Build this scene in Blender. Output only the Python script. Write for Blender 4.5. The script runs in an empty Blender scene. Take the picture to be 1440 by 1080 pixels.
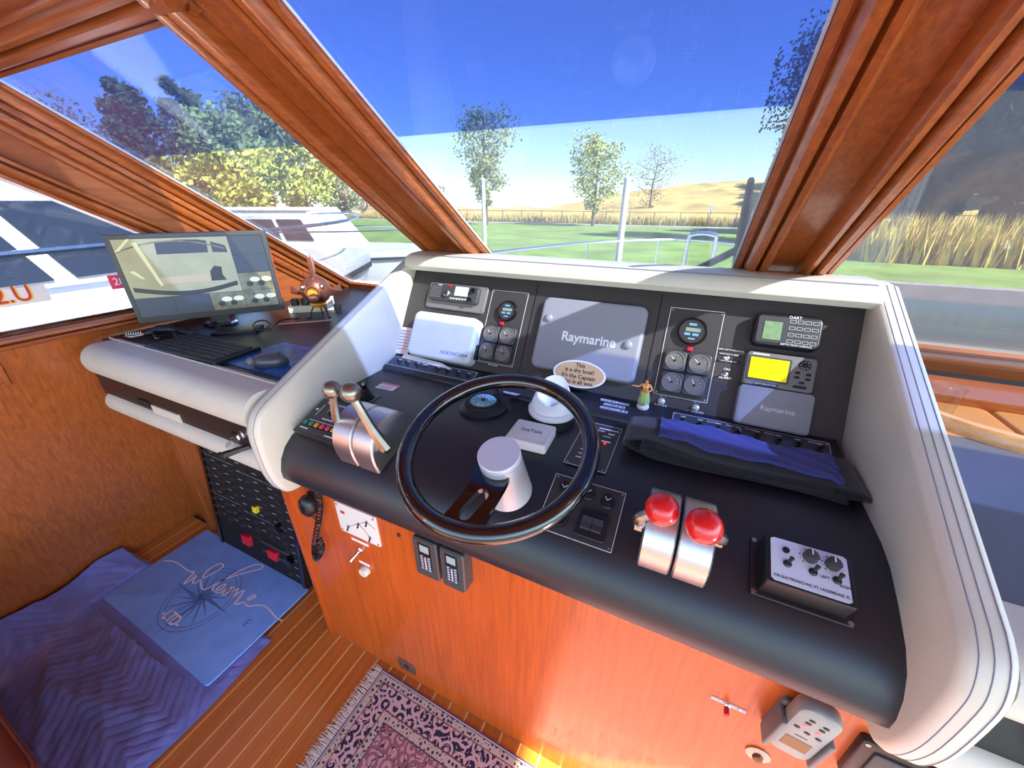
import bpy, bmesh, math, random
from mathutils import Vector, Matrix
random.seed(7)
scene = bpy.context.scene
COL = scene.collection
# ------------------------------------------------------------------ camera
F_PX = 536.0; PITCH = math.radians(25.7); YAW = math.radians(25.2); EYE = Vector((0, 0, 1.55))
cam_d = bpy.data.cameras.new('camera'); cam = bpy.data.objects.new('camera', cam_d); COL.objects.link(cam)
cam_d.sensor_width = 36.0; cam_d.lens = 36.0 * F_PX / 1440.0; cam_d.clip_start = 0.02; cam_d.clip_end = 600
cam.location = EYE; cam.rotation_euler = (math.pi / 2 - PITCH, 0, YAW)
scene.camera = cam
# ------------------------------------------------------------------ sky, sun, exposure
SUN = Vector((0.72, -0.20, 0.62)).normalized()
world = bpy.data.worlds.new('sky'); scene.world = world; world.use_nodes = True
wn = world.node_tree.nodes; wl = world.node_tree.links
bg = wn['Background']; sky = wn.new('ShaderNodeTexSky'); sky.sky_type = 'NISHITA'; sky.sun_disc = False
sky.sun_elevation = math.asin(SUN.z); sky.sun_rotation = math.atan2(SUN.x, SUN.y)
sky.air_density = 1.0; sky.dust_density = 0.1; sky.ozone_density = 3.5
wl.new(sky.outputs[0], bg.inputs[0]); bg.inputs[1].default_value = 0.33
sl = bpy.data.lights.new('sun', 'SUN'); sl.energy = 19.0; sl.angle = math.radians(0.8); sl.color = (1.0, 0.93, 0.82)
so = bpy.data.objects.new('sun_offscreen', sl); COL.objects.link(so); so.rotation_euler = SUN.to_track_quat('Z', 'Y').to_euler()
scene.view_settings.view_transform = 'Standard'; scene.view_settings.look = 'None'
scene.view_settings.exposure = 1.08; scene.view_settings.gamma = 1.0; scene.view_settings.use_curve_mapping = False

# ------------------------------------------------------------------ pixels to places
def ray(u, v):
    x, y, z = u - 720.0, 540.0 - v, F_PX
    fy = z * math.cos(PITCH) + y * math.sin(PITCH); up = -z * math.sin(PITCH) + y * math.cos(PITCH)
    c, s = math.cos(YAW), math.sin(YAW)
    return Vector((x * c - fy * s, x * s + fy * c, up))
def on_axis(u, v, ax, val):
    r = ray(u, v); return EYE + r * ((val - EYE[ax]) / r[ax])
class Frame:
    """a surface of the place: origin, X along it, Y up it, Z out of it"""
    def __init__(s, o, ex, ey):
        s.o = Vector(o); s.ex = Vector(ex).normalized(); s.ey = Vector(ey).normalized(); s.ez = s.ex.cross(s.ey).normalized()
    def at(s, u, v, h=0.0):
        r = ray(u, v); t = ((s.o - EYE).dot(s.ez) + h) / r.dot(s.ez); d = EYE + r * t - s.o
        return d.dot(s.ex), d.dot(s.ey)
    def rect(s, pts, h=0.0):
        q = [s.at(u, v, h) for u, v in pts]
        xs = sorted(p[0] for p in q); ys = sorted(p[1] for p in q)
        x0, x1 = (xs[0] + xs[1]) / 2, (xs[2] + xs[3]) / 2; y0, y1 = (ys[0] + ys[1]) / 2, (ys[2] + ys[3]) / 2
        return (x0 + x1) / 2, (y0 + y1) / 2, x1 - x0, y1 - y0
    def mat(s, x, y, h=0.0, rot=0.0):
        m = Matrix((s.ex, s.ey, s.ez)).transposed().to_4x4(); m.translation = s.o + s.ex * x + s.ey * y + s.ez * h
        return m @ Matrix.Rotation(rot, 4, 'Z')
PANEL = Frame((0, 1.0, 1.045), (1, 0, 0), (0, .5145, .8575))
STRIP = Frame((0, .925, 1.026), (1, 0, 0), (0, .968, .25))
DASH = Frame((0, .8, 1.012), (1, 0, 0), (0, 1, 0.012))
FRONT = Frame((0, .66, 1.003), (1, 0, 0), (0, .9397, .342))
CAB = Frame((0, .55, 0), (1, 0, 0), (0, 0, 1))
DESK = Frame((0, 0, 1.08), (1, 0, 0), (0, 1, 0))
FLOOR = Frame((0, 0, 0), (1, 0, 0), (0, 1, 0))
RK = 0.672; RN = math.hypot(RK, 1)
def wz(y): return 1.1 + (1.72 - y) * RK
WIND = Frame((0, 1.72, 1.1), (1, 0, 0), (0, -1 / RN, RK / RN))     # Y up the rake, Z into the cabin

# ------------------------------------------------------------------ materials
def S(r, g, b):
    f = lambda c: ((c / 255 + .055) / 1.055) ** 2.4 if c > 10 else c / 255 / 12.92
    return (f(r), f(g), f(b), 1)
MATS = {}
def mat(name, col, rough=.5, metal=0., bump=0., bscale=200., var=0., vscale=8., emit=0., spec=None, coat=0., sheen=0.):
    if name in MATS: return MATS[name]
    m = bpy.data.materials.new(name); m.use_nodes = True; n = m.node_tree.nodes; l = m.node_tree.links
    p = n['Principled BSDF']; p.inputs['Base Color'].default_value = col; p.inputs['Roughness'].default_value = rough; p.inputs['Metallic'].default_value = metal
    if spec is not None: p.inputs['Specular IOR Level'].default_value = spec
    if coat: p.inputs['Coat Weight'].default_value = coat; p.inputs['Coat Roughness'].default_value = .08
    if sheen: p.inputs['Sheen Weight'].default_value = sheen
    if emit: p.inputs['Emission Color'].default_value = col; p.inputs['Emission Strength'].default_value = emit
    tc = n.new('ShaderNodeTexCoord')
    if bump:
        t = n.new('ShaderNodeTexNoise'); t.inputs['Scale'].default_value = bscale; t.inputs['Detail'].default_value = 3
        b = n.new('ShaderNodeBump'); b.inputs['Strength'].default_value = bump; b.inputs['Distance'].default_value = .002
        l.new(tc.outputs['Object'], t.inputs['Vector']); l.new(t.outputs[0], b.inputs['Height']); l.new(b.outputs[0], p.inputs['Normal'])
    if var:
        t = n.new('ShaderNodeTexNoise'); t.inputs['Scale'].default_value = vscale; t.inputs['Detail'].default_value = 5
        r = n.new('ShaderNodeMapRange'); r.inputs[1].default_value = .3; r.inputs[2].default_value = .7; r.inputs[3].default_value = 1 - var; r.inputs[4].default_value = 1 + var
        x = n.new('ShaderNodeMix'); x.data_type = 'RGBA'; x.blend_type = 'MULTIPLY'; x.inputs['Factor'].default_value = 1; x.inputs['A'].default_value = col
        l.new(tc.outputs['Object'], t.inputs['Vector']); l.new(t.outputs[0], r.inputs[0]); l.new(r.outputs[0], x.inputs['B']); l.new(x.outputs['Result'], p.inputs['Base Color'])
    MATS[name] = m; return m
def wood(name, c0, c1, axis, rough=.3, scale=13., stretch=20., coat=.45, var_per_obj=False):
    if name in MATS: return MATS[name]
    m = bpy.data.materials.new(name); m.use_nodes = True; n = m.node_tree.nodes; l = m.node_tree.links; p = n['Principled BSDF']
    tc = n.new('ShaderNodeTexCoord'); mp = n.new('ShaderNodeMapping'); sc = [scale * stretch / 4] * 3; sc[axis] = scale / 4; mp.inputs['Scale'].default_value = sc
    l.new(tc.outputs['Object'], mp.inputs['Vector'])
    t = n.new('ShaderNodeTexNoise'); t.inputs['Scale'].default_value = 1.6; t.inputs['Detail'].default_value = 8; t.inputs['Roughness'].default_value = .65; t.inputs['Distortion'].default_value = .4
    l.new(mp.outputs[0], t.inputs['Vector'])
    t2 = n.new('ShaderNodeTexNoise'); t2.inputs['Scale'].default_value = 3.0; t2.inputs['Detail'].default_value = 3; l.new(tc.outputs['Object'], t2.inputs['Vector'])
    ad = n.new('ShaderNodeMath'); ad.operation = 'MULTIPLY_ADD'; ad.inputs[1].default_value = .22; l.new(t2.outputs[0], ad.inputs[0]); l.new(t.outputs[0], ad.inputs[2])
    if var_per_obj:
        oi = n.new('ShaderNodeObjectInfo'); a2 = n.new('ShaderNodeMath'); a2.operation = 'MULTIPLY_ADD'; a2.inputs[1].default_value = .3; l.new(oi.outputs['Random'], a2.inputs[0]); l.new(ad.outputs[0], a2.inputs[2]); src = a2
        lo, hi = .5, 1.25
    else: src = ad; lo, hi = .45, .86
    r = n.new('ShaderNodeValToRGB'); r.color_ramp.elements[0].position = lo * .45; r.color_ramp.elements[1].position = min(hi * 1.05, 1); r.color_ramp.elements[0].color = c0; r.color_ramp.elements[1].color = c1
    l.new(src.outputs[0], r.inputs[0]); l.new(r.outputs[0], p.inputs['Base Color'])
    p.inputs['Roughness'].default_value = rough; p.inputs['Coat Weight'].default_value = coat; p.inputs['Coat Roughness'].default_value = .12
    b = n.new('ShaderNodeBump'); b.inputs['Strength'].default_value = .06; b.inputs['Distance'].default_value = .002; l.new(t.outputs[0], b.inputs['Height']); l.new(b.outputs[0], p.inputs['Normal'])
    MATS[name] = m; return m
W0, W1 = S(100, 48, 20), S(182, 98, 44)
WX = wood('varnished_teak_x', W0, W1, 0); WY = wood('varnished_teak_y', W0, W1, 1); WZ = wood('varnished_teak_z', W0, W1, 2)
WCAB = wood('cabinet_teak', S(140, 52, 12), S(214, 96, 26), 2, rough=.4, scale=12, stretch=26, coat=.3)
WFLOOR = wood('floor_teak', S(128, 58, 18), S(206, 116, 44), 1, rough=.3, scale=9, stretch=16, var_per_obj=True)
HOLLY = mat('holly_strip', S(226, 178, 112), .35)
WHITE_V = mat('white_vinyl', S(202, 195, 181), .42, bump=.12, bscale=260, var=.05, vscale=6)
BLACK_V = mat('black_vinyl', S(36, 36, 43), .38, bump=.16, bscale=420, var=.12, vscale=5)
PANEL_M = mat('black_panel', S(58, 55, 54), .5, bump=.05, bscale=500, var=.1, vscale=10)
DESK_M = mat('dark_desk_top', S(44, 36, 36), .34, bump=.05, bscale=300, var=.15)
GREYTOP = mat('grey_desk_top', S(92, 92, 102), .55, bump=.12, bscale=400, var=.08)
BLK = mat('black_plastic', S(24, 24, 26), .38); BLKG = mat('glossy_black', S(10, 10, 14), .06, coat=1.)
BLKM = mat('matt_black', S(16, 16, 17), .7)
DGREY = mat('dark_grey_plastic', S(62, 62, 64), .45, bump=.05, bscale=900); MGREY = mat('grey_plastic', S(112, 110, 108), .45)
COVER = mat('grey_cover', S(136, 136, 146), .5, bump=.06, bscale=900)
WHT = mat('white_plastic', S(232, 232, 234), .4); WHTD = mat('soft_white_cover', S(200, 202, 208), .55, var=.04, vscale=20)
LINE = mat('white_line', S(214, 214, 214), .5); TXT = mat('white_print', S(236, 236, 240), .5); TXTB = mat('dark_print', S(24, 24, 26), .6)
ALU = mat('brushed_aluminium', S(206, 202, 200), .36, 1., bump=.05, bscale=300); CHROME = mat('chrome', S(222, 222, 226), .12, 1.)
SATIN = mat('satin_nickel', S(176, 170, 160), .32, 1.); HUBM = mat('satin_silver_paint', S(186, 188, 198), .38, .35)
PEWTER = mat('pewter_knob', S(150, 142, 126), .3, .9)
RED = mat('red_gloss', S(216, 24, 28), .25, coat=.5); REDP = mat('red_plastic', S(206, 26, 48), .4)
STEEL = mat('stainless', S(214, 216, 220), .2, 1.)
PLATE = mat('blue_black_plate', S(66, 74, 92), .3, .3)
def glassy(name, tint=(1, 1, 1, 1), refl=.05):
    if name in MATS: return MATS[name]
    m = bpy.data.materials.new(name); m.use_nodes = True; n = m.node_tree.nodes; l = m.node_tree.links; n.remove(n['Principled BSDF'])
    a = n.new('ShaderNodeBsdfTransparent'); a.inputs[0].default_value = tint; g = n.new('ShaderNodeBsdfGlossy'); g.inputs['Roughness'].default_value = .0
    lw = n.new('ShaderNodeLayerWeight'); lw.inputs[0].default_value = .5; pw_ = n.new('ShaderNodeMath'); pw_.operation = 'POWER'; pw_.inputs[1].default_value = 5; l.new(lw.outputs['Facing'], pw_.inputs[0])
    f = n.new('ShaderNodeMath'); f.operation = 'MULTIPLY_ADD'; f.inputs[1].default_value = .9; f.inputs[2].default_value = refl * .5; l.new(pw_.outputs[0], f.inputs[0]); x = n.new('ShaderNodeMixShader')
    l.new(f.outputs[0], x.inputs[0]); l.new(a.outputs[0], x.inputs[1]); l.new(g.outputs[0], x.inputs[2]); l.new(x.outputs[0], n['Material Output'].inputs[0])
    MATS[name] = m; return m
GLASS = glassy('window_glass', (.93, .95, .97, 1)); LENS = glassy('gauge_lens', (.97, .97, .97, 1))
def screen_mat(name, thread, cover, tint, pitch=420.):
    """woven sun screen: fine threads with gaps that let tinted light through"""
    m = bpy.data.materials.new(name); m.use_nodes = True; n = m.node_tree.nodes; l = m.node_tree.links; n.remove(n['Principled BSDF'])
    tc = n.new('ShaderNodeTexCoord'); outs = []
    for d in 'XY':
        w = n.new('ShaderNodeTexWave'); w.bands_direction = d; w.inputs['Scale'].default_value = pitch / 20; l.new(tc.outputs['Object'], w.inputs['Vector']); outs.append(w)
    mx = n.new('ShaderNodeMath'); mx.operation = 'MAXIMUM'; l.new(outs[0].outputs['Fac'], mx.inputs[0]); l.new(outs[1].outputs['Fac'], mx.inputs[1])
    mr = n.new('ShaderNodeMapRange'); mr.inputs[1].default_value = 0; mr.inputs[2].default_value = 1; mr.inputs[3].default_value = cover * .55; mr.inputs[4].default_value = cover * 1.15; l.new(mx.outputs[0], mr.inputs[0])
    t = n.new('ShaderNodeBsdfTransparent'); t.inputs[0].default_value = tint; d1 = n.new('ShaderNodeBsdfDiffuse'); d1.inputs[0].default_value = thread; d2 = n.new('ShaderNodeBsdfTranslucent'); d2.inputs[0].default_value = thread
    md = n.new('ShaderNodeMixShader'); l.new(d1.outputs[0], md.inputs[1]); l.new(d2.outputs[0], md.inputs[2])
    x = n.new('ShaderNodeMixShader'); l.new(mr.outputs[0], x.inputs[0]); l.new(t.outputs[0], x.inputs[1]); l.new(md.outputs[0], x.inputs[2]); l.new(x.outputs[0], n['Material Output'].inputs[0])
    MATS[name] = m; return m

# ------------------------------------------------------------------ mesh building
def rrect(w, h, r, n=4, cx=0., cy=0.):
    r = min(r, w / 2 - 1e-5, h / 2 - 1e-5); pts = []
    for sx, sy, a0 in ((1, -1, -90), (1, 1, 0), (-1, 1, 90), (-1, -1, 180)):
        for i in range(n + 1):
            a = math.radians(a0 + 90 * i / n); pts.append((cx + sx * (w / 2 - r) + r * math.cos(a), cy + sy * (h / 2 - r) + r * math.sin(a)))
    return pts
def circ(r, n=24, cx=0., cy=0., ry=None):
    ry = r if ry is None else ry
    return [(cx + r * math.cos(2 * math.pi * i / n), cy + ry * math.sin(2 * math.pi * i / n)) for i in range(n)]
class MB:
    def __init__(s): s.v = []; s.f = []
    def add(s, vs, fs):
        o = len(s.v); s.v += [tuple(p) for p in vs]; s.f += [tuple(i + o for i in f) for f in fs]; return s
    def box(s, cx, cy, cz, sx, sy, sz):
        x, y, z = sx / 2, sy / 2, sz / 2
        vs = [(cx + a * x, cy + b * y, cz + c * z) for c in (-1, 1) for a, b in ((-1, -1), (1, -1), (1, 1), (-1, 1))]
        return s.add(vs, [(3, 2, 1, 0), (4, 5, 6, 7), (0, 1, 5, 4), (1, 2, 6, 5), (2, 3, 7, 6), (3, 0, 4, 7)])
    def loft(s, rings, cap0=True, cap1=True, closed=True):
        n = len(rings[0]); vs = [p for r in rings for p in r]; fs = []
        for k in range(len(rings) - 1):
            for i in range(n if closed else n - 1):
                j = (i + 1) % n; fs.append((k * n + i, k * n + j, (k + 1) * n + j, (k + 1) * n + i))
        if cap0: fs.append(tuple(range(n - 1, -1, -1)))
        if cap1: fs.append(tuple((len(rings) - 1) * n + i for i in range(n)))
        return s.add(vs, fs)
    def prism(s, poly, z0, z1, ch=0.):
        """polygon counter-clockwise; top edge eased by ch"""
        r = [[(x, y, z0) for x, y in poly]]
        if ch > 0:
            cx = sum(p[0] for p in poly) / len(poly); cy = sum(p[1] for p in poly) / len(poly); hw = max(abs(p[0] - cx) for p in poly); hh = max(abs(p[1] - cy) for p in poly)
            for a in (0, .3, .7, 1):
                d = ch * (1 - math.cos(a * math.pi / 2)); e = ch * math.sin(a * math.pi / 2)
                r.append([(cx + (x - cx) * (1 - d / hw), cy + (y - cy) * (1 - d / hh), z1 - ch + e) for x, y in poly])
        else: r.append([(x, y, z1) for x, y in poly])
        return s.loft(r)
    def lathe(s, prof, n=24, c=(0, 0, 0)):
        """prof: (r, z) from bottom to top about local Z"""
        rings = [[(c[0] + max(r, 1e-5) * math.cos(2 * math.pi * i / n), c[1] + max(r, 1e-5) * math.sin(2 * math.pi * i / n), c[2] + z) for i in range(n)] for r, z in prof]
        return s.loft(rings)
    def cyl(s, p0, p1, r0, r1=None, n=12):
        r1 = r0 if r1 is None else r1
        return s.tube([p0, p1], [r0, r1], n)
    def tube(s, path, r, n=8, closed=False):
        P = [Vector(p) for p in path]; m = len(P); R = r if isinstance(r, (list, tuple)) else [r] * m; rings = []; up = None
        for i in range(m):
            a = P[(i - 1) % m] if (closed or i > 0) else P[i]; b = P[(i + 1) % m] if (closed or i < m - 1) else P[i]
            t = (b - a)
            t = t.normalized() if t.length > 1e-9 else Vector((0, 0, 1))
            if up is None: up = Vector((0, 0, 1)) if abs(t.z) < .9 else Vector((1, 0, 0))
            x = t.cross(up); x = x.normalized() if x.length > 1e-6 else t.orthogonal().normalized(); y = x.cross(t).normalized(); up = y
            rings.append([tuple(P[i] + (x * math.cos(2 * math.pi * k / n) + y * math.sin(2 * math.pi * k / n)) * R[i]) for k in range(n)])
        if closed: return s.loft(rings + [rings[0]], False, False)
        return s.loft(rings)
    def sphere(s, c, r, n=16, m=10, sc=(1, 1, 1)):
        rings = [[(c[0] + sc[0] * r * math.sin(a) * math.cos(2 * math.pi * i / n), c[1] + sc[1] * r * math.sin(a) * math.sin(2 * math.pi * i / n), c[2] - sc[2] * r * math.cos(a)) for i in range(n)] for a in [max(1e-3, math.pi * k / m) if k < m else math.pi - 1e-3 for k in range(m + 1)]]
        return s.loft(rings)
    def quad(s, a, b, c, d): return s.add([a, b, c, d], [(0, 1, 2, 3)])
    def sweep(s, prof, p0, p1, ea, eb):
        """2D profile (a,b) along ea, eb, drawn out from p0 to p1"""
        p0, p1, ea, eb = Vector(p0), Vector(p1), Vector(ea), Vector(eb)
        return s.loft([[tuple(p + ea * a + eb * b) for a, b in prof] for p in (p0, p1)])
    def build(s, name, m, parent=None, smooth=40, mw=None):
        me = bpy.data.meshes.new(name); me.from_pydata(s.v, [], s.f); me.validate()
        b = bmesh.new(); b.from_mesh(me); bmesh.ops.recalc_face_normals(b, faces=b.faces); b.to_mesh(me); b.free()
        if smooth:
            me.polygons.foreach_set('use_smooth', [True] * len(me.polygons)); me.set_sharp_from_angle(angle=math.radians(smooth))
        me.materials.append(m); me.update()
        o = bpy.data.objects.new(name, me); COL.objects.link(o)
        if parent is not None: o.parent = parent
        if mw is not None: o.matrix_local = mw
        return o
def link_mesh(name, me, parent, m=None):
    o = bpy.data.objects.new(name, me); COL.objects.link(o); o.parent = parent
    if m is not None: o.matrix_local = m
    return o
def tag(o, label, cat, group=None):
    o['label'] = label; o['category'] = cat
    if group: o['group'] = group
    return o
def thing(name, label, cat, m=None, group=None):
    o = bpy.data.objects.new(name, None); COL.objects.link(o); o.empty_display_size = .05
    if m is not None: o.matrix_world = m if isinstance(m, Matrix) else Matrix.Translation(m)
    return tag(o, label, cat, group)
def struct(o): o['kind'] = 'structure'; return o
def sroot(name):
    o = bpy.data.objects.new(name, None); COL.objects.link(o); o.empty_display_size = .05; return struct(o)
def text(body, size, x, y, z, m, parent, name='lettering', align='CENTER', rot=0., sx=1., shear=0., bold=0., ext=.0002):
    cu = bpy.data.curves.new('lettering', 'FONT'); cu.body = body; cu.size = size; cu.align_x = align; cu.align_y = 'CENTER'; cu.extrude = ext; cu.resolution_u = 3; cu.shear = shear; cu.offset = bold; cu.space_line = .9
    tmp = bpy.data.objects.new('tmp', cu); me = bpy.data.meshes.new_from_object(tmp); bpy.data.objects.remove(tmp); bpy.data.curves.remove(cu)
    me.materials.clear(); me.materials.append(m); me.name = name
    o = bpy.data.objects.new(name, me); COL.objects.link(o); o.parent = parent
    o.matrix_local = Matrix.Translation((x, y, z)) @ Matrix.Rotation(rot, 4, 'Z') @ Matrix.Diagonal((sx, 1, 1, 1))
    return o
def outline(w, h, t, z, m, parent, name='border_line', cx=0., cy=0., r=0.):
    b = MB()
    for x, y, sx, sy in ((0, h / 2, w, t), (0, -h / 2, w, t), (w / 2, 0, t, h), (-w / 2, 0, t, h)): b.box(cx + x, cy + y, z, sx, sy, .0004)
    return b.build(name, m, parent, 0)
def catmull(P, k=8):
    P = [Vector(p) for p in P]; out = []
    for i in range(len(P) - 1):
        a, b, c, d = P[max(i - 1, 0)], P[i], P[i + 1], P[min(i + 2, len(P) - 1)]
        for j in range(k):
            t = j / k; out.append(.5 * ((2 * b) + (c - a) * t + (2 * a - 5 * b + 4 * c - d) * t * t + (3 * b - a - 3 * c + d) * t ** 3))
    out.append(P[-1]); return out
# ------------------------------------------------------------------ the setting: floor, walls, windows, ceiling
fl = sroot('floor')
MB().box(-.8, -.1, -.03, 3.6, 1.7, .04).build('subfloor', mat('subfloor', S(60, 30, 14), .7), fl)
pw = .065; pm = None; sm = None
for i in range(46):
    x = -2.34 + i * pw
    if pm is None:
        a = MB().box(0, -.11, -.005, pw - .0065, 1.56, .01).build('plank', WFLOOR, fl, 0); pm = a.data
        b = MB().box(0, -.11, -.0056, .0055, 1.56, .01).build('holly_strip', HOLLY, fl, 0); sm = b.data
    else: a = link_mesh('plank', pm, fl); b = link_mesh('holly_strip', sm, fl)
    a.location.x = x; b.location.x = x + pw / 2
def wallx(z): return -2.23 + .2 * z
w = MB().add([(wallx(0), -1.3, 0), (wallx(0), 1.75, 0), (wallx(1.13), 1.75, 1.13), (wallx(1.13), -1.3, 1.13), (wallx(0) - .05, -1.3, 0), (wallx(0) - .05, 1.75, 0), (wallx(1.13) - .05, 1.75, 1.13), (wallx(1.13) - .05, -1.3, 1.13)],
             [(0, 1, 2, 3), (7, 6, 5, 4), (0, 4, 5, 1), (1, 5, 6, 2), (2, 6, 7, 3), (3, 7, 4, 0)])
WL = struct(w.build('wall_left', WZ, None, 0))
# framed panel on the wall, its edge just in view
pa = [on_axis(u, v, 0, -2.04) for u, v in ((0, 500), (9, 540))]
pc = on_axis(9, 539, 0, -2.05)
for (y0, z0, y1, z1) in ((pc.y, pc.z, pc.y, 1.09), (-.6, pc.z, pc.y, pc.z)): MB().cyl((wallx(z0) + .003, y0, z0), (wallx(z1) + .003, y1, z1), .008, n=6).build('panel_moulding', WZ, WL)
# sill moulding under the side window
MOULD = [(0, 0), (0, .014), (.012, .018), (.015, .006), (.019, .006), (.022, .030), (.030, .040), (.042, .042), (.047, .036), (.049, .014), (.053, .014), (.055, .036), (.066, .040), (.074, .034), (.078, .020), (.078, 0)]
struct(MB().sweep([(a * .75, h) for a, h in MOULD], (wallx(1.175) + .012, -1.3, 1.172), (wallx(1.175) + .012, 1.05, 1.172), (0, 0, -1), (1, 0, 0)).build('trim_1', WY))
# bulkhead closing the space under the desk
struct(MB().box(-2.08, .70, .4, .34, .03, .82).build('wall_under_desk', WZ, None, 0))
MB().box(-2.05, .675, .4, .05, .03, .8).build('stile', WZ, bpy.data.objects['wall_under_desk'])
MB().lathe([(.02, 0), (.02, .003), (.012, .005)], 16).build('metal_disc', SATIN, bpy.data.objects['wall_under_desk'], mw=Frame((0, .684, 0), (1, 0, 0), (0, 0, 1)).mat(-2.0, .10))  # small satin metal disc low on the bulkhead
# windscreen: one raked plane, three panes between moulded pillars
YT, YB = .585, 1.69
sT, sB = (1.72 - YT) * RN, (1.72 - YB) * RN
OUT = -WIND.ez                        # outwards, up and forward
def wp(x, s, h): return WIND.o + WIND.ex * x + WIND.ey * s + OUT * h
panes = ((-1.86, -.98), (-.70, .095), (.32, 1.75))
SCREEN = screen_mat("woven_screen", S(150, 156, 172), .13, (.28, .305, .35, 1), 2500.)
SHADE = screen_mat("blue_shade", S(40, 70, 170), .10, (.26, .38, .84, 1), 2500.)
for i, (x0, x1) in enumerate(panes):
    r = sroot('window_%d' % (i + 1))
    MB().sweep([(x0 - .01, -.003), (x1 + .01, -.003), (x1 + .01, .003), (x0 - .01, .003)], wp(0, sB - .02, 0), wp(0, sT + .02, 0), WIND.ex, OUT).build('pane', GLASS, r, 0)
    for sgn, x in ((-1, x0), (1, x1)):
        MB().sweep([(a * sgn, -h) for a, h in MOULD], wp(x, sB - .02, -.004), wp(x, sT + .06, -.004), WIND.ex, OUT).build('side_moulding', WY, r)
    MB().sweep([(a, -h) for a, h in MOULD], wp(x0 - .09, sT, -.005), wp(x1 + .09, sT, -.005), WIND.ey, OUT).build('head_moulding', WX, r)
    MB().sweep([(-a, -h) for a, h in MOULD], wp(x0 - .09, sB, -.006), wp(x1 + .09, sB, -.006), WIND.ey, OUT).build('sill_moulding', WX, r)
    # beading: thin pale gasket around the glass
    g = MB()
    for a, bq in (((x0 + .003, sB), (x0 + .003, sT)), ((x1 - .003, sB), (x1 - .003, sT))): g.cyl(wp(*a, -.005), wp(*bq, -.005), .003, n=6)
    g.build('gasket', mat('pale_gasket', S(190, 196, 214), .5), r)
    # woven sun screen snapped on outside, with a second blue shade across its upper half
    sc = MB().quad((x0 - .06, 0, 0), (x1 + .06, 0, 0), (x1 + .06, sT - sB + .1, 0), (x0 - .06, sT - sB + .1, 0)).build('sun_screen', SCREEN, None, 0)
    sc.matrix_world = WIND.mat(0, sB - .015, -.010)
    tag(sc, ['woven white sun screen outside the glass above the monitor desk', 'woven white sun screen outside the wide middle windscreen pane', 'woven white sun screen outside the pane with dark trees behind'][i], 'sun screen')
    sYm = (1.72 - .86) * RN
    sh = MB().quad((x0 - .06, 0, 0), (x1 + .06, 0, 0), (x1 + .06, sT - sYm + .09, 0), (x0 - .06, sT - sYm + .09, 0)).build('blue_shade', SHADE, None, 0)
    sh.matrix_world = WIND.mat(0, sYm, -.013)
    tag(sh, ['blue see-through shade across the top of the pane with tall pines', 'wide blue see-through shade across the top of the middle pane', 'blue see-through shade across the top of the pane beside dark trees'][i], 'shade')
for k, (x0, x1, nm) in enumerate(((-.98, -.70, 'trim_2'), (.095, .32, 'trim_3'))):
    struct(MB().sweep([(x0 + .07, .004), (x1 - .07, .004), (x1 - .07, -.003), (x0 + .07, -.003)], wp(0, -.12, 0), wp(0, sT + .06, 0), WIND.ex, OUT).build(nm, WY, None, 0))
struct(MB().box(.05, 1.725, 1.0, 3.8, .03, .20).build('trim_5', WX, None, 0))
# side pillar panel between side window and windscreen
def side(y, z, d=0): return (-1.93 + .07 * (1.75 - z) * 0 + .035 * (z - 1.15) + d, y, z)
e0 = on_axis(0, 250, 0, -1.91); e1 = on_axis(180, 322, 0, -1.92)
sl_ = (e1.z - e0.z) / (e1.y - e0.y)
def ez_(y): return e0.z + (y - e0.y) * sl_
yb = e0.y + (1.17 - e0.z) / sl_          # where the side window comes to its point
ya = -1.2
poly = [(yb, 1.17), (1.05, 1.05), (1.78, 1.05), (1.74, wz(1.74) - .0), (.52, wz(.52)), (ya, wz(.52) + .02), (ya, ez_(.4)), (.4, ez_(.4))]
b = MB(); n = len(poly)
for d in (0, -.04): b.v += [side(y, z, d) for y, z in poly]
b.f += [tuple(range(n)), tuple(range(2 * n - 1, n - 1, -1))] + [(i, (i + 1) % n, n + (i + 1) % n, n + i) for i in range(n)]
PIL = struct(b.build('wall_side_pillar', WY, None, 0))
# mouldings along the two edges of that pillar
q0, q1 = Vector(side(.4, ez_(.4), .002)), Vector(side(yb, 1.17, .002))
up = Vector((0, -(q1 - q0).z, (q1 - q0).y)).normalized()
MB().sweep([(a * .8, h * .8) for a, h in MOULD], q0, q1, up, (1, 0, 0)).build('edge_moulding', WY, PIL)
b = MB().sweep([(a, h * .6) for a, h in MOULD], Vector(side(.52, wz(.52) - .145, .002)), Vector(side(1.70, wz(1.70) - .145, .002)), Vector((0, RK / RN * .9, 1 / RN)), (1, 0, 0)).build('rake_moulding', WY, PIL)
# side window glass
w4 = sroot('window_4')
b = MB(); P = [(-1.2, 1.165), (yb, 1.165), (.4, ez_(.4) + .01), (-1.2, ez_(.4) + .01)]
for d in (-.02, -.025): b.v += [side(y, z, d) for y, z in P]
b.f += [(0, 1, 2, 3), (7, 6, 5, 4)] + [(i, (i + 1) % 4, 4 + (i + 1) % 4, 4 + i) for i in range(4)]
b.build('pane', glassy('dimmed_side_glass', (.52, .55, .62, 1), .08), w4, 0)  # tint added to dim the overbright view outside this pane
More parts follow.
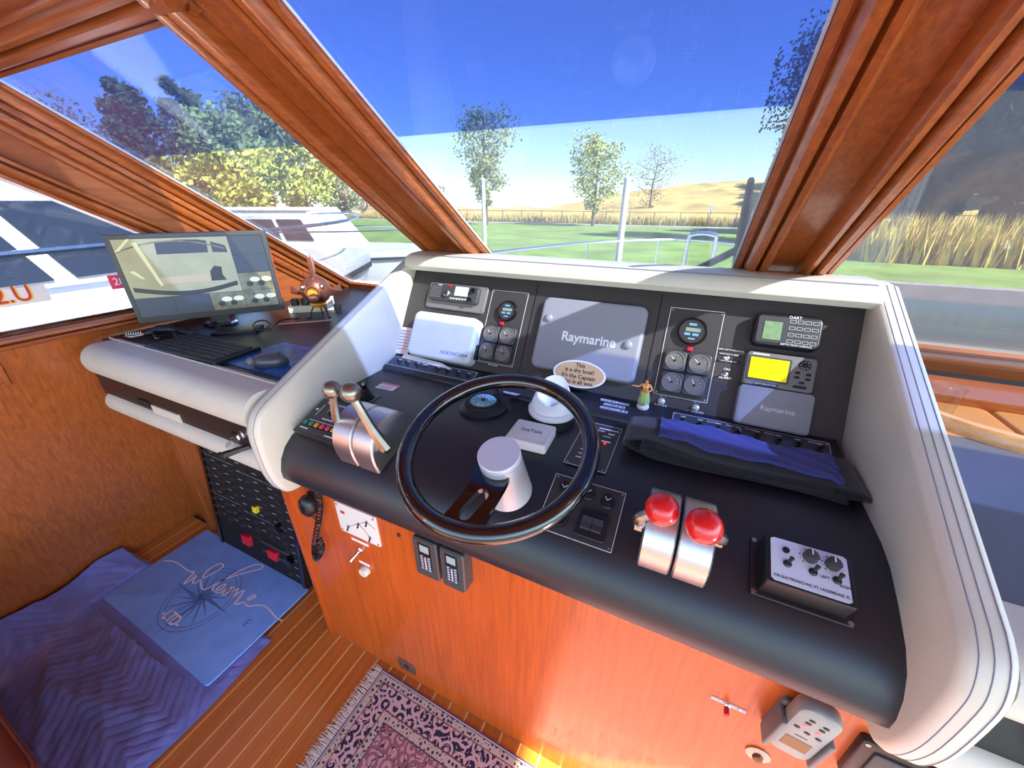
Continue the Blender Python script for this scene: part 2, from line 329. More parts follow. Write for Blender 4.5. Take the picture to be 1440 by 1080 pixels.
# ceiling over the helm
HZ = wz(.585) + .035
def ceil(name, x0, x1, y0, y1): return MB().box((x0 + x1) / 2, (y0 + y1) / 2, HZ + .02, x1 - x0, y1 - y0, .04)
cr = sroot('ceiling')
for x0, x1, y0, y1 in ((-2.05, 2.0, -1.0, .56),): ceil('c', x0, x1, y0, y1).build('ceiling_panel', WX, cr, 0)
struct(MB().sweep([(0, 0), (.05, 0), (.05, .025), (.04, .045), (.02, .055), (0, .05)], (-1.95, .56, HZ + .02), (2.0, .56, HZ + .02), (0, -1, 0), (0, 0, -1)).build('trim_4', WX))

# ------------------------------------------------------------------ helm console
XL, XR = -.94, .38
hc = thing('helm_console', 'black topped helm console with white padded hood and side cheeks', 'console', (-.28, .55, .8))
I = Matrix.Translation((.28, -.55, -.8))        # children modelled in place
def place(b, name, m, smooth=40, parent=None): return b.build(name, m, parent or hc, smooth, I if parent is None else None)
DPROF = [(1.02, 1.0), (.93, 1.0136), (.80, 1.012), (.71, 1.0105), (.66, 1.003), (.60, .981), (.55, .958), (.523, .937), (.504, .908), (.494, .875), (.494, .85), (.505, .833), (.53, .826), (.56, .826), (.62, .90), (1.02, .93)]
place(MB().loft([[(x, y, z) for y, z in DPROF] for x in (XL, XR)]), 'dash_top', BLACK_V)
place(MB().loft([[(x, y, z) for y, z in ((1.012, 1.0), (1.006, 1.043), (.998, 1.0450), (.94, 1.0302), (.928, 1.0262), (.921, 1.018), (.92, 1.008))] for x in (XL + .004, XR - .012)]), 'switch_ledge', BLACK_V)
b = MB(); o = PANEL
def pnl(x, v, h): return tuple(o.o + o.ex * x + o.ey * v + o.ez * h)
b.loft([[pnl(x, v, h) for v, h in ((-.03, 0), (.335, 0), (.335, -.02), (-.03, -.02))] for x in (XL, XR)]); place(b, 'instrument_panel', PANEL_M, 0)
for x in (-.452, -.075): place(MB().loft([[pnl(xx, v, h) for v, h in ((0, 0), (.31, 0), (.31, .0012), (0, .0012))] for xx in (x, x + .0025)]), 'panel_joint', LINE if 0 else BLK, 0)
HP = [(1.150, 1.322), (1.128, 1.326), (1.117, 1.342), (1.120, 1.358), (1.135, 1.372), (1.16, 1.379), (1.20, 1.381), (1.27, 1.378), (1.30, 1.36), (1.30, 1.33), (1.21, 1.335)]
place(MB().loft([[(x, y, z) for y, z in HP] for x in (XL - .01, XR + .01)]), 'hood', WHITE_V)
for dy in (1.145, 1.152): place(MB().tube([(x, dy, 1.3765) for x in (XL, XR)], .0009, 5), 'stitching', mat('grey_thread', S(120, 122, 140), .8))
CK = [(1.30, 1.05), (1.30, 1.345), (1.26, 1.372), (1.19, 1.372), (.86, 1.227), (.515, 1.075), (.487, 1.055), (.468, 1.022), (.462, .985), (.463, .90), (.472, .845), (.488, .806), (.512, .786), (.56, .782), (.66, .80), (.9, .9)]
CK = CK[:5] + [(p.x, p.y) for p in catmull([(y, z, 0) for y, z in CK[5:14]], 3)] + CK[14:]
CKS = 1 if sum(CK[i - 1][0] * CK[i][1] - CK[i][0] * CK[i - 1][1] for i in range(len(CK))) > 0 else -1
def cheek(x0, x1, e=.012):
    b = MB(); rings = []
    for x, k in ((x0, 1), (x0 + e * .3, .35), (x0 + e, 0), (x1 - e, 0), (x1 - e * .3, .35), (x1, 1)):
        d = k * e; rr = []
        m = len(CK)
        for i, (y, z) in enumerate(CK):
            p, q = CK[i - 1], CK[(i + 1) % m]; t = Vector((q[0] - p[0], q[1] - p[1])).normalized(); nn = Vector((-t.y, t.x)) * CKS
            rr.append((x, y + nn.x * d, z + nn.y * d))
        rings.append(rr)
    return b.loft(rings)
place(cheek(XL - .05, XL), 'side_cheek', WHITE_V, 50); place(cheek(XR, XR + .055), 'side_cheek', WHITE_V, 50)
for x in (XR + .014, XR + .028, XR + .042, XL - .012, XL - .036):
    place(MB().tube([(x, y - .0002, z + .0003) for y, z in CK[3:28]], .0007, 5), 'stitching', mat('grey_thread', S(120, 122, 140), .8))

# cabinet below the dash
cb = thing('helm_cabinet', 'tall varnished teak cabinet front below the black dash', 'cabinet', (-.15, .55, 0))
def cpl(b, name, m, smooth=0): return b.build(name, m, cb, smooth, Matrix.Translation((.15, -.55, 0)))
cpl(MB().box(-.153, .5625, .413, 1.806, .025, .826), 'front_panel', WCAB); cpl(MB().box(-1.046, .625, .40, .02, .10, .80), 'side_panel', WCAB)
cpl(MB().box(-1.049, .546, .41, .016, .012, .82), 'corner_bead', WCAB)
cpl(MB().box(-1.168, .665, .40, .222, .03, .80), 'stile', WCAB)
cpl(MB().box(-1.112, .645, .40, .012, .012, .80), 'stile_bead', WCAB)
for z in (.62, .5, .38, .27, .16): cpl(MB().sphere((-1.13, .649, z), .004, 8, 6), 'screw_head', SATIN, 40)

# desk on the left of the console
dk = thing('side_desk', 'dark topped side desk with two white padded bolsters and drawer', 'desk', (-1.45, .55, .83))
def dpl(b, name, m, smooth=40): return b.build(name, m, dk, smooth, Matrix.Translation((1.45, -.55, -.83)))
XE = XL - .052
dpl(MB().prism([(-1.985, .58), (XE, .58), (XE, 1.75), (-1.895, 1.75), (-1.895, 1.0), (-1.985, .97)], 1.06, 1.08), 'desk_top', DESK_M, 0)
def bolster(z0, z1, x0, x1, y0=.472, y1=.60, rl=.05):
    zc, r = (z0 + z1) / 2, (z1 - z0) / 2; prof = [(y1, z0), (y0 + r, z0)] + [(y0 + r - r * math.sin(a) * .95, zc - r * math.cos(a)) for a in [math.pi * k / 10 for k in range(1, 10)]] + [(y0 + r, z1), (y1, z1 - .004)]
    rings = []
    for k in range(7):
        a = k / 6 * math.pi / 2; sc_ = math.sin(a) * .5 + .5; x = x0 + rl * (1 - math.cos(math.pi / 2 - a)) if 0 else x0 + rl * (1 - math.cos(a))
        rings.append([(x0 + rl * (1 - math.sin(math.pi / 2 - a)) - 0 if 0 else x0 + rl * (k / 6) ** 2, y1 - (y1 - y) * (.35 + .65 * math.sin(a)), zc + (z - zc) * (.55 + .45 * math.sin(a))) for y, z in prof])
    rings.append([(x1, y, z) for y, z in prof]); return MB().loft(rings)
dpl(bolster(.978, 1.092, -1.935, XE), 'upper_bolster', WHITE_V)
dpl(bolster(.828, .905, -1.94, XE, .482, .58), 'lower_bolster', WHITE_V)
b = MB().box((-1.93 + XE) / 2, .535, .94, XE + 1.93, .06, .085); dpl(b, 'drawer_front', BLK, 0)
dpl(MB().box(-1.50, .503, .915, .16, .006, .03), 'drawer_lip', WHITE_V, 0); dpl(MB().box(-1.63, .503, .925, .07, .006, .02), 'finger_notch', BLKM, 0)
dpl(MB().tube([(-1.93, .585, 1.0905), (XE, .585, 1.0905)], .003, 6), 'piping', WHITE_V)

# desk on the right of the console
rd = thing('starboard_desk', 'grey topped desk with white padded bolsters beyond the white cheek', 'desk', (1.0, .55, .8))
def rpl(b, name, m, smooth=40): return b.build(name, m, rd, smooth, Matrix.Translation((-1.0, -.55, -.8)))
XF = XR + .057
rpl(MB().box((XF + 1.7) / 2, .85, 1.04, 1.7 - XF, .56, .02), 'desk_top', GREYTOP, 0)
def rbol(z0, z1, y0, y1):
    zc, r = (z0 + z1) / 2, (z1 - z0) / 2; prof = [(y1, z0), (y0 + r, z0)] + [(y0 + r - r * math.sin(a) * .95, zc - r * math.cos(a)) for a in [math.pi * k / 10 for k in range(1, 10)]] + [(y0 + r, z1), (y1, z1 - .004)]
    return MB().loft([[(x, y, z) for y, z in prof] for x in (XF, 1.7)])
rpl(rbol(.95, 1.056, .472, .60), 'upper_bolster', WHITE_V); rpl(rbol(.80, .875, .482, .58), 'lower_bolster', WHITE_V)
rpl(MB().box((XF + 1.7) / 2, .535, .91, 1.7 - XF, .06, .09), 'drawer_front', BLK, 0)
b = MB(); b.lathe([(.045, 0), (.05, .01), (.047, .016), (.03, .02), (.022, .05), (.0, .055)], 24); b.build('round_control', BLKG, rd, mw=Matrix.Translation((-1.0, -.55, -.8)) @ Frame((0, .505, 0), (1, 0, 0), (0, 0, 1)).mat(.56, .915))
# shelf, pad and rails behind it
sh = thing('window_shelf', 'varnished shelf edge and tan pad under the windscreen beyond the white cheek', 'shelf', (1.0, 1.4, 1.0))
def spl(b, name, m, smooth=40): return b.build(name, m, sh, smooth, Matrix.Translation((-1.0, -1.4, -1.0)))
spl(MB().box(1.12, 1.485, 1.032, 1.36, .17, .036), 'shelf_board', WX, 0)
spl(MB().box(1.12, 1.62, 1.02, 1.36, .10, .03), 'gap_strip', BLKM, 0)  # black strip paints in the dark gap between shelf and sill
TAN = mat('tan_vinyl', S(186, 122, 58), .55, bump=.1, bscale=300, var=.08)
for x0, x1 in ((XF + .004, .797), (.803, 1.8)): spl(MB().prism(rrect(x1 - x0, .265, .02, 3, (x0 + x1) / 2, 1.266), .985, 1.03, .01), 'pad', TAN)
pth = catmull([(.56, 1.30, 1.05), (.60, 1.19, 1.05), (.68, 1.13, 1.05), (.80, 1.095, 1.05), (1.0, 1.08, 1.05), (1.8, 1.08, 1.05)], 6)
b = MB(); rings = []
for i, p in enumerate(pth):
    t = (pth[min(i + 1, len(pth) - 1)] - pth[max(i - 1, 0)]).normalized(); nx = Vector((-t.y, t.x, 0))
    rings.append([tuple(p + nx * a + Vector((0, 0, c))) for a, c in ((-.017, 0), (.017, 0), (.017, .022), (.010, .032), (-.010, .032), (-.017, .022))])
spl(b.loft(rings), 'fiddle_rail', wood('pale_teak', S(176, 112, 62), S(226, 170, 112), 0))
cup = thing('drinking_glass', 'clear drinking glass on the tan pad behind the white cheek', 'glass', (on_axis(1313, 585, 2, 1.03) + Vector((0, 0, .0))))
MB().lathe([(.028, 0.001), (.032, .08), (.034, .09), (.031, .09), (.028, .006)], 20).build('tumbler', glassy('clear_tumbler', (.95, .95, .95, 1)), cup)
# ------------------------------------------------------------------ outside
GZ = -.9
def ground(u, v, z=GZ): return on_axis(u, v, 2, z)
def bankz(x, y):
    if y <= 50: return GZ
    t = min(.97, (y - 50) / 34); k = max(0, min(1, (x + 30) / 26)); top = 1.0 + 4.2 * k - 1.5 * max(0, (x - 30) / 60)
    return GZ + top * (1 - (1 - t) ** 2.2) - .1
LAWN = mat('mown_lawn', S(122, 150, 62), .9, bump=.3, bscale=30, var=.3, vscale=.6)
struct(MB().box(0, 63.5, GZ - .1, 240, 93, .2).build('ground_lawn', LAWN, None, 0))
struct(MB().box(-74, 9.5, GZ - .1, 92, 15, .2).build('ground_shore', LAWN, None, 0))
WATER = mat('harbour_water', S(84, 96, 96), .12, bump=.25, bscale=3)
struct(MB().box(0, -8, GZ - .5, 240, 58, .2).build('ground_water', WATER, None, 0))
struct(MB().box(0, 16.9, GZ - .35, 240, .5, .76).build('ground_quay', mat('quay_concrete', S(150, 146, 138), .9, var=.15, vscale=2), None, 0))
struct(MB().box(0, 45.5, GZ + .01, 240, 2.2, .04).build('ground_path', mat('gravel_path', S(168, 160, 146), .95, var=.1, vscale=3), None, 0))
# grassy bank behind the fence
DRY = mat('dry_grass_bank', S(196, 168, 96), .95, bump=.4, bscale=8, var=.35, vscale=.35)
b = MB(); nx, ny = 60, 14
for j in range(ny):
    for i in range(nx):
        x = -90 + 180 * i / (nx - 1); y = 50 + 34 * j / (ny - 1); t = j / (ny - 1)
        k = max(0, min(1, (x + 30) / 26)); top = 1.0 + 4.2 * k - 1.5 * max(0, (x - 30) / 60)
        z = GZ + top * (1 - (1 - t) ** 2.2) + .25 * math.sin(x * .31) * t + .2 * math.sin(x * .83 + j)
        b.v.append((x, y, z if t < 1 else GZ))
b.f = [(j * nx + i, j * nx + i + 1, (j + 1) * nx + i + 1, (j + 1) * nx + i) for j in range(ny - 1) for i in range(nx - 1)]
struct(b.build('ground_bank', DRY, None, 80))
# tall dry grass tufts on the bank and along the path
def tufts(name, label, pts, h, m, n):
    b = MB()
    for _ in range(n):
        x0, x1, y0, y1, z = random.choice(pts); x, y = random.uniform(x0, x1), random.uniform(y0, y1); hh = h * random.uniform(.5, 1.2); a = random.uniform(0, 6.3); w_ = .05 + .05 * random.random(); l = random.uniform(-.3, .3) * hh
        dx, dy = math.cos(a) * w_, math.sin(a) * w_
        b.add([(x - dx, y - dy, z), (x + dx, y + dy, z), (x + l, y + l * .4, z + hh)], [(0, 1, 2)])
    o = b.build(name, m, None, 0); o['kind'] = 'stuff'; return tag(o, label, 'grass')
tufts('dry_grass', 'tall yellow dry grass hedge in front of the dark wood', [(6.6, 40, 22.5, 25.5, GZ)], 1.75, mat('yellow_grass', S(206, 182, 92), .9, var=.3, vscale=.8), 9000)
tufts('bank_grass', 'short dry straw coloured grass along the fence foot', [(-60, 10, 47.3, 50, GZ)], .9, mat('straw_grass', S(190, 168, 96), .9, var=.35, vscale=.5), 9000)
# fence
fe = thing('chain_fence', 'long low wire fence with thin posts at the foot of the bank', 'fence', (-20, 47.0, GZ))
FM = mat('fence_steel', S(112, 104, 92), .6, .3); pm = None
for i in range(30):
    if pm is None: pst = MB().cyl((0, 0, 0), (0, 0, 1.35), .05, n=6).build('post', FM, fe); pm = pst.data
    else: pst = link_mesh('post', pm, fe)
    pst.location.x = -32 + i * 2.6
MB().cyl((-34, 0, 1.32), (46, 0, 1.32), .035, n=6).build('top_rail', FM, fe); MB().cyl((-34, 0, .12), (46, 0, .12), .025, n=6).build('bottom_rail', FM, fe)
# trees
def leafmat(name, c, v=.3): return mat(name, c, .85, var=v, vscale=.7)
BARK = mat('bark', S(92, 78, 66), .9, bump=.5, bscale=12)
def tree(name, label, cat_, base, h, spread, leaves, lsize, lm, trunk=.35, conical=False, bare=.0, group=None, seed=1):
    R = random.Random(seed); t = thing(name, label, cat_, base, group); b = MB(); tips = []
    b.tube([(0, 0, -.2), (R.uniform(-.1, .1), 0, h * .4), (R.uniform(-.3, .3), R.uniform(-.2, .2), h * .85)], [h * .022, h * .015, h * .004], 7)
    nb = 16
    for i in range(nb):
        z0 = h * (trunk * .55 + (.92 - trunk * .55) * i / nb); a = i * 2.4 + R.uniform(-.4, .4)
        k = (1 - (z0 / h)) ** .6 if conical else math.sin(math.pi * min(.97, (z0 / h - trunk * .5) / (1.05 - trunk * .5))) ** .6
        L = spread * max(.15, k) * R.uniform(.8, 1.1); el = R.uniform(.2, .7)
        e = (math.cos(a) * L, math.sin(a) * L, z0 + L * el); mid = (e[0] * .5, e[1] * .5, z0 + L * el * .35)
        b.tube([(0, 0, z0), mid, e], [h * .006, h * .004, h * .0015], 4)
        for q in range(5):
            f = R.uniform(.35, 1); p0 = Vector((e[0] * f, e[1] * f, z0 + L * el * f)); d = Vector((R.gauss(0, 1), R.gauss(0, 1), R.gauss(.5, .8))).normalized() * L * R.uniform(.25, .5)
            b.tube([p0, p0 + d], [h * .0022, h * .0008], 3); tips.append((p0 + d * .7, L))
    b.build('trunk', BARK, t)
    if leaves:
        b = MB()
        for _ in range(int(leaves * 2.0)):
            c, L = R.choice(tips); s = L * .28; c = c + Vector([max(-1.5 * s, min(1.5 * s, R.gauss(0, s))) for _k in range(3)])
            lz = lsize * .62; n1 = Vector((R.gauss(0, 1), R.gauss(0, 1), R.gauss(0, 1))).normalized(); n2 = n1.orthogonal().normalized() * lz * R.uniform(.5, 1.2); n3 = n1.cross(n2).normalized() * lz * R.uniform(.4, .8)
            b.add([c - n2, c - n3, c + n2, c + n3], [(0, 1, 2, 3)])
        o = b.build('foliage', lm, t, 0); o['kind'] = 'stuff'
    return t
def far(u, d):
    r = ray(u, 282); hl = math.hypot(r.x, r.y); x, y = r.x / hl * d, r.y / hl * d; return Vector((x, y, bankz(x, y)))
L1, L2, L3, L4 = leafmat('grey_green_leaves', S(150, 158, 104)), leafmat('yellow_green_leaves', S(198, 196, 92)), leafmat('dark_leaves', S(58, 70, 52)), leafmat('brown_leaves', S(150, 132, 96))
L5 = leafmat('pine_needles', S(92, 110, 66))
def tall(u, vt, d):      # height of a tree whose top is seen at row vt
    r = ray(u, vt); return EYE.z + r.z / math.hypot(r.x, r.y) * d - far(u, d).z
tree('poplar_tree', 'tall airy tree with grey-green leaves beside the white mooring post', 'tree', far(683, 46), tall(683, 152, 46), 2.7, 2600, .26, L1, .35, seed=3)
tree('young_tree', 'small leafy tree in front of the fence and dry bank', 'tree', far(836, 44.4), tall(836, 196, 44.4), 2.4, 1900, .24, leafmat('olive_leaves', S(168, 172, 96)), .3, seed=5)
tree('bare_shrub', 'bushy reddish shrub with bare fanning twigs on the bank', 'shrub', far(915, 56), tall(915, 215, 56), 2.9, 700, .16, L4, .05, seed=8)
tree('shade_tree', 'dark tree crown peeking beside the central window pillar', 'tree', far(1152, 31), tall(1130, 35, 31), 3.1, 15000, .2, L3, .2, seed=9)
for i, (u, vt, d, sp) in enumerate(((225, 100, 40, 2.6), (300, 103, 46, 2.6))):
    tree('pine_tree', ['tall dark pine with a broad ragged crown behind the monitor desk', 'tall pine with a pointed ragged top next to the broad pine'][i], 'tree', far(u, d), tall(u, vt, d), sp, 3600, .34, L5, .2, True, seed=20 + i)
for i, (u, vt, d, sp) in enumerate(((110, 140, 48, 2.4), (160, 165, 57, 2.4), (50, 150, 65, 2.8))):
    tree('brown_tree', 'thin brownish half bare tree beyond the left windscreen pane', 'tree', far(u, d), tall(u, vt, d), sp, 900, .25, L4, .2, group='brown trees by the water', seed=30 + i)
for i, (u, vt, d, sp) in enumerate(((375, 140, 55, 3.), (430, 160, 39, 2.5), (480, 185, 48, 2.5), (340, 165, 33, 2.1))):
    tree('broadleaf_tree', 'rounded yellow-green broadleaf tree near the tall pines', 'tree', far(u, d), tall(u, vt, d), sp, 2600, .34, L2 if i % 2 else L1, .2, group='broadleaf trees beside the pines', seed=40 + i)
for i, (u, vt, d, sp) in enumerate(((560, 262, 70, 1.7), (610, 268, 67, 1.7), (510, 255, 75, 1.8))):
    tree('low_bush', 'low brown autumn bush far beyond the lawn', 'shrub', far(u, d), tall(u, vt, d), sp, 500, .3, L4, .1, group='autumn bushes beyond the lawn', seed=60 + i)
for i, (u, vt, d, sp) in enumerate(((1305, 50, 40, 2.9), (1430, 25, 49, 3.4), (1345, 30, 58, 3.6), (1480, 20, 63, 3.8), (1262, 70, 67, 3.8), (1570, 20, 40, 2.9))):
    tree('oak_tree', 'large dark green tree in the wood behind the yellow grass', 'tree', far(u, d), tall(u, vt, d), sp, 11000, .6, L3, .03, group='dark trees of the wood', seed=80 + i)
# white mooring posts
PW = mat('white_post', S(222, 220, 212), .6, var=.08)
for i, (u, vt, d, r) in enumerate(((680, 252, 11, .05), (879, 250, 9.5, .07))):
    p = far(u, d); h = tall(u, vt, d); q = thing('mooring_post', ['slim white mooring post in front of the airy tall tree', 'stout white mooring post beside the small leafy tree'][i], 'post', p + Vector((0, 0, -.5)))
    MB().tube([(0, 0, 0), (0, 0, h + .45)], r, 12).build('post', PW, q); MB().lathe([(r * 1.1, 0), (r * 1.1, .05), (r * .3, .09)], 12, (0, 0, h + .45)).build('cap', WHT, q)
for i, (u, v) in enumerate(((1003, 293),)):
    p = far(u, 50); q = thing('sign_post', 'tiny white sign on a thin pole by the fence', 'sign', p); MB().cyl((0, 0, 0), (0, 0, 1.7), .04, n=6).build('pole', FM, q); MB().box(0, -.04, 1.7, .5, .03, .5).build('sign_board', WHT, q)
# own foredeck with rails
fd = thing('foredeck', 'white foredeck of the boat in front of the windscreen', 'deck', (-.2, 1.9, .4))
GEL = mat('white_gelcoat', S(226, 226, 224), .3)
o_ = Vector((-.2, 1.9, .4))
deck = [(-2.35, 1.8), (1.95, 1.8), (1.75, 4.0), (1.1, 5.6), (.2, 6.6), (-.2, 6.8), (-.6, 6.6), (-1.5, 5.6), (-2.15, 4.0)]
b = MB().prism([(x - o_.x, y - o_.y) for x, y in deck], -1.2, 0, .05); b.build('hull', GEL, fd)
b = MB().prism([(-1.9 + .2, -.14), (1.5 + .2, -.14), (1.3 + .2, .25), (-1.7 + .2, .25)], 0, .45, .05); b.build('coach_roof', GEL, fd)
b = MB().prism(rrect(.6, .6, .08, 4, .1, 2.2), 0, .09, .02); b.build('deck_hatch', mat('smoked_hatch', S(50, 56, 60), .15), fd)
rl = thing('bow_rail', 'bent stainless bow rail around the foredeck', 'rail', (-.2, 4.5, .4))
ro = Vector((-.2, 4.5, .4)); rp = [(-2.2, 3.2), (-2.1, 4.0), (-1.45, 5.55), (-.6, 6.45), (-.2, 6.6), (.2, 6.45), (1.05, 5.5)]
b = MB(); b.tube(catmull([(x - ro.x, y - ro.y, .62) for x, y in rp], 6), .018, 8).build('top_rail', STEEL, rl)
for x, y in rp[:-1] + [(.65, 6.0)]: MB().cyl((x - ro.x, y - ro.y, 0), (x - ro.x, y - ro.y, .62), .014, n=8).build('stanchion', STEEL, rl)
bp = [on_axis(u, v, 1, 5.2) for u, v in ((962, 368), (973, 332), (985, 330), (1009, 330), (1003, 372))]
sg = thing('boarding_gate', 'raised stainless gate hoop in the bow rail', 'rail', (bp[0].x, 5.2, .4))
go = Vector((bp[0].x, 5.2, .4)); gx0, gx1, gz = bp[0].x, bp[3].x, bp[2].z
for dy in (0, .35): MB().tube(catmull([(gx0 - go.x, dy, 0), (gx0 - go.x, dy, gz - .5), (gx0 - go.x + .05, dy, gz - .4), (gx1 - go.x - .05, dy, gz - .4), (gx1 - go.x, dy, gz - .5), (gx1 - go.x, dy, 0)], 5), .018, 8).build('hoop', STEEL, sg)
# windscreen wiper parked across the outside of the middle pane
wi = thing('windscreen_wiper', 'long black windscreen wiper outside the middle pane near the pillar', 'wiper', WIND.mat(0, 0, -.05))
A = [WIND.at(u, v, -.06) for u, v in ((1056, 254), (1049, 300), (1041, 345), (1032, 385))]
MB().tube([(x, y, -.012) for x, y in A], [.007, .012, .014, .009], 6).build('blade', BLKM, wi)
A2 = [WIND.at(u, v, -.09) for u, v in ((1062, 332), (1030, 350), (985, 372), (950, 385))]
MB().tube([(x, y, -.03) for x, y in A2], .010, 6).build('arm', mat('wiper_arm', S(70, 76, 90), .4, .5), wi)
MB().tube([(x - .01, y - .035, -.03) for x, y in A2], .006, 6).build('link_rod', mat('wiper_arm', S(70, 76, 90), .4, .5), wi)
# neighbouring boats on the left
def boat(name, label, loc, rz, s, dark):
    t = thing(name, label, 'boat', Matrix.Translation(loc) @ Matrix.Rotation(rz, 4, 'Z') @ Matrix.Scale(s, 4))
    hull = [(-5, -1.5), (2.5, -1.5), (4.2, -.8), (5, 0), (4.2, .8), (2.5, 1.5), (-5, 1.5)]
    b = MB(); b.loft([[(x * .9, y * .75, -.9) for x, y in hull], [(x, y, .3) for x, y in hull], [(x * 1.0, y * 1.0, .42) for x, y in hull]]); b.build('hull', GEL, t)
    MB().loft([[(x, y * 1.012, z) for x, y in hull] for z in (.18, .26)]).build('rub_rail', BLKM, t)
    cab = [(-3.6, -1.1), (1.4, -1.05), (2.2, 0), (1.4, 1.05), (-3.6, 1.1)]
    MB().loft([[(x, y, .42) for x, y in cab], [(x * .8 - .5, y * .84, 1.55) for x, y in cab]]).build('deckhouse', GEL, t)
    GL = mat('boat_window', S(40, 46, 58), .08)
    for k in (-1, 1):
        for x0, x1 in ((-3.1, -1.7), (-1.55, -.1), (.05, 1.0)):
            f = lambda x, z: ((x * (1 - .2 * (z - .42) / 1.13)) - .5 * (z - .42) / 1.13, k * (1.085 * (1 - .16 * (z - .42) / 1.13) + .012), z)
            q = MB().quad(f(x0, .7), f(x1, .7), f(x1, 1.3), f(x0, 1.3)); q.build('window', GL, t, 0)
    MB().prism([(-3.4, -1.0), (.7, -.95), (1.0, 0), (.7, .95), (-3.4, 1.0)], 1.55, 1.62, .02).build('roof', GEL, t)
    for k in (-1, 1): MB().tube(catmull([(-1, k * 1.4, .95), (2.4, k * 1.4, 1.0), (4.1, k * .75, 1.05), (4.8, 0, 1.08)], 5), .025, 6).build('rail', STEEL, t)
    return t
boat('motor_boat', 'white motor boat with dark windows moored outside the side window', (-5.9, 1.4, .25), math.radians(97), 1.0, True)
boat('cabin_cruiser', 'white cabin cruiser lying ahead seen through the pane over the desk', (-13.2, 10.4, -.45), math.radians(20), 1.1, False)
boat('small_cruiser', 'small white boat beyond the larger cabin cruiser', (-20.5, 13.6, -.6), math.radians(160), .8, False)
# ------------------------------------------------------------------ instruments on the upright panel
def plate2d(outer, holes, t):
    """flat plate with holes, thickness t, bottom at z=0 -> mesh data"""
    cu = bpy.data.curves.new('plate', 'CURVE'); cu.dimensions = '2D'; cu.fill_mode = 'BOTH'; cu.extrude = t / 2
    for pts in [outer] + holes:
        s = cu.splines.new('POLY'); s.points.add(len(pts) - 1); s.use_cyclic_u = True
        for p, q in zip(s.points, pts): p.co = (q[0], q[1], 0, 1)
    tmp = bpy.data.objects.new('tmp', cu); me = bpy.data.meshes.new_from_object(tmp); bpy.data.objects.remove(tmp); bpy.data.curves.remove(cu)
    me.materials.clear(); me.transform(Matrix.Translation((0, 0, t / 2))); return me
def flat(name, outer, m, parent, z=0., t=.0006, holes=[]):
    me = plate2d(outer, holes, t); me.materials.append(m); me.name = name; return link_mesh(name, me, parent, Matrix.Translation((0, 0, z)))
def bars(name, rows, m, parent, z):
    b = MB()
    for x, y, w_, h_ in rows: b.box(x, y, z, w_, h_, .0004)
    o = b.build(name, m, parent, 0); o['kind'] = 'stuff'; return o
def marks(r0, r1, a0, a1, n, z):
    b = MB()
    for i in range(n):
        a = math.radians(a0 + (a1 - a0) * i / (n - 1)); c, s = math.cos(a), math.sin(a); w_ = .0007 if i % 2 else .0012; q0 = r0 if i % 2 == 0 else r0 + (r1 - r0) * .4
        b.add([(c * q0 - s * w_, s * q0 + c * w_, z), (c * q0 + s * w_, s * q0 - c * w_, z), (c * r1 + s * w_, s * r1 - c * w_, z), (c * r1 - s * w_, s * r1 + c * w_, z)], [(0, 1, 2, 3)])
    return b
DIAL = mat('gauge_dial', S(58, 54, 54), .4)
def sq_gauge(parent, x, y, ang, s=.056):
    g = MB().prism(rrect(s, s, .009, 4), 0, .016, .003).build('gauge', DGREY, parent); g.matrix_local = Matrix.Translation((x, y, 0))
    MB().lathe([(.0235, .016), (.0245, .019), (.0225, .0195), (.0215, .0175)], 28).build('bezel', MGREY, g)
    flat('dial', circ(.0216, 24), DIAL, g, .0165); o = marks(.013, .019, 150, 0 - 10, 9, .0175).build('dial_marks', TXT, g, 0); o['kind'] = 'stuff'
    a = math.radians(ang); MB().box(.007, 0, .0178, .018, .0018, .0006).build('needle', TXT, g, 0, Matrix.Rotation(a, 4, 'Z')); MB().lathe([(.0035, .0176), (.003, .0192)], 12).build('needle_hub', BLK, g)
    flat('lens', circ(.0222, 24), LENS, g, .0186, .0004); return g
def round_gauge(parent, x, y, r):
    g = MB().lathe([(r * 1.1, 0), (r * 1.12, .008), (r * 1.05, .012), (r * .97, .012), (r * .95, .008)], 36).build('round_gauge', BLKG, parent); g.matrix_local = Matrix.Translation((x, y, 0))
    flat('dial', circ(r * .96, 32), mat('tach_dial', S(52, 54, 60), .4), g, .0085)
    MB().box(-r * .05, r * .12, .0095, r * .95, r * .3, .0008).build('display_window', mat('lcd_grey', S(150, 164, 140), .3), g, 0)
    BL = mat('pale_blue_print', S(120, 176, 206), .5)
    bars('blue_print', [(-r * .05, r * .55, r * .55, r * .18), (-r * .35, -r * .25, r * .45, r * .2), (r * .25, -r * .25, r * .45, r * .2), (r * .5, r * .12, r * .1, r * .3), (0, -r * .6, r * .5, r * .12)], BL, g, .0095)
    flat('lens', circ(r * .97, 32), LENS, g, .0112, .0004); return g
def screws(parent, pts, r=.0022, z=0.):
    me = None
    for x, y in pts:
        if me is None: o = MB().lathe([(r, z), (r, z + .0008), (r * .5, z + .0012)], 10).build('screw', SATIN, parent); me = o.data
        else: o = link_mesh('screw', me, parent)
        o.location = (x, y, 0)
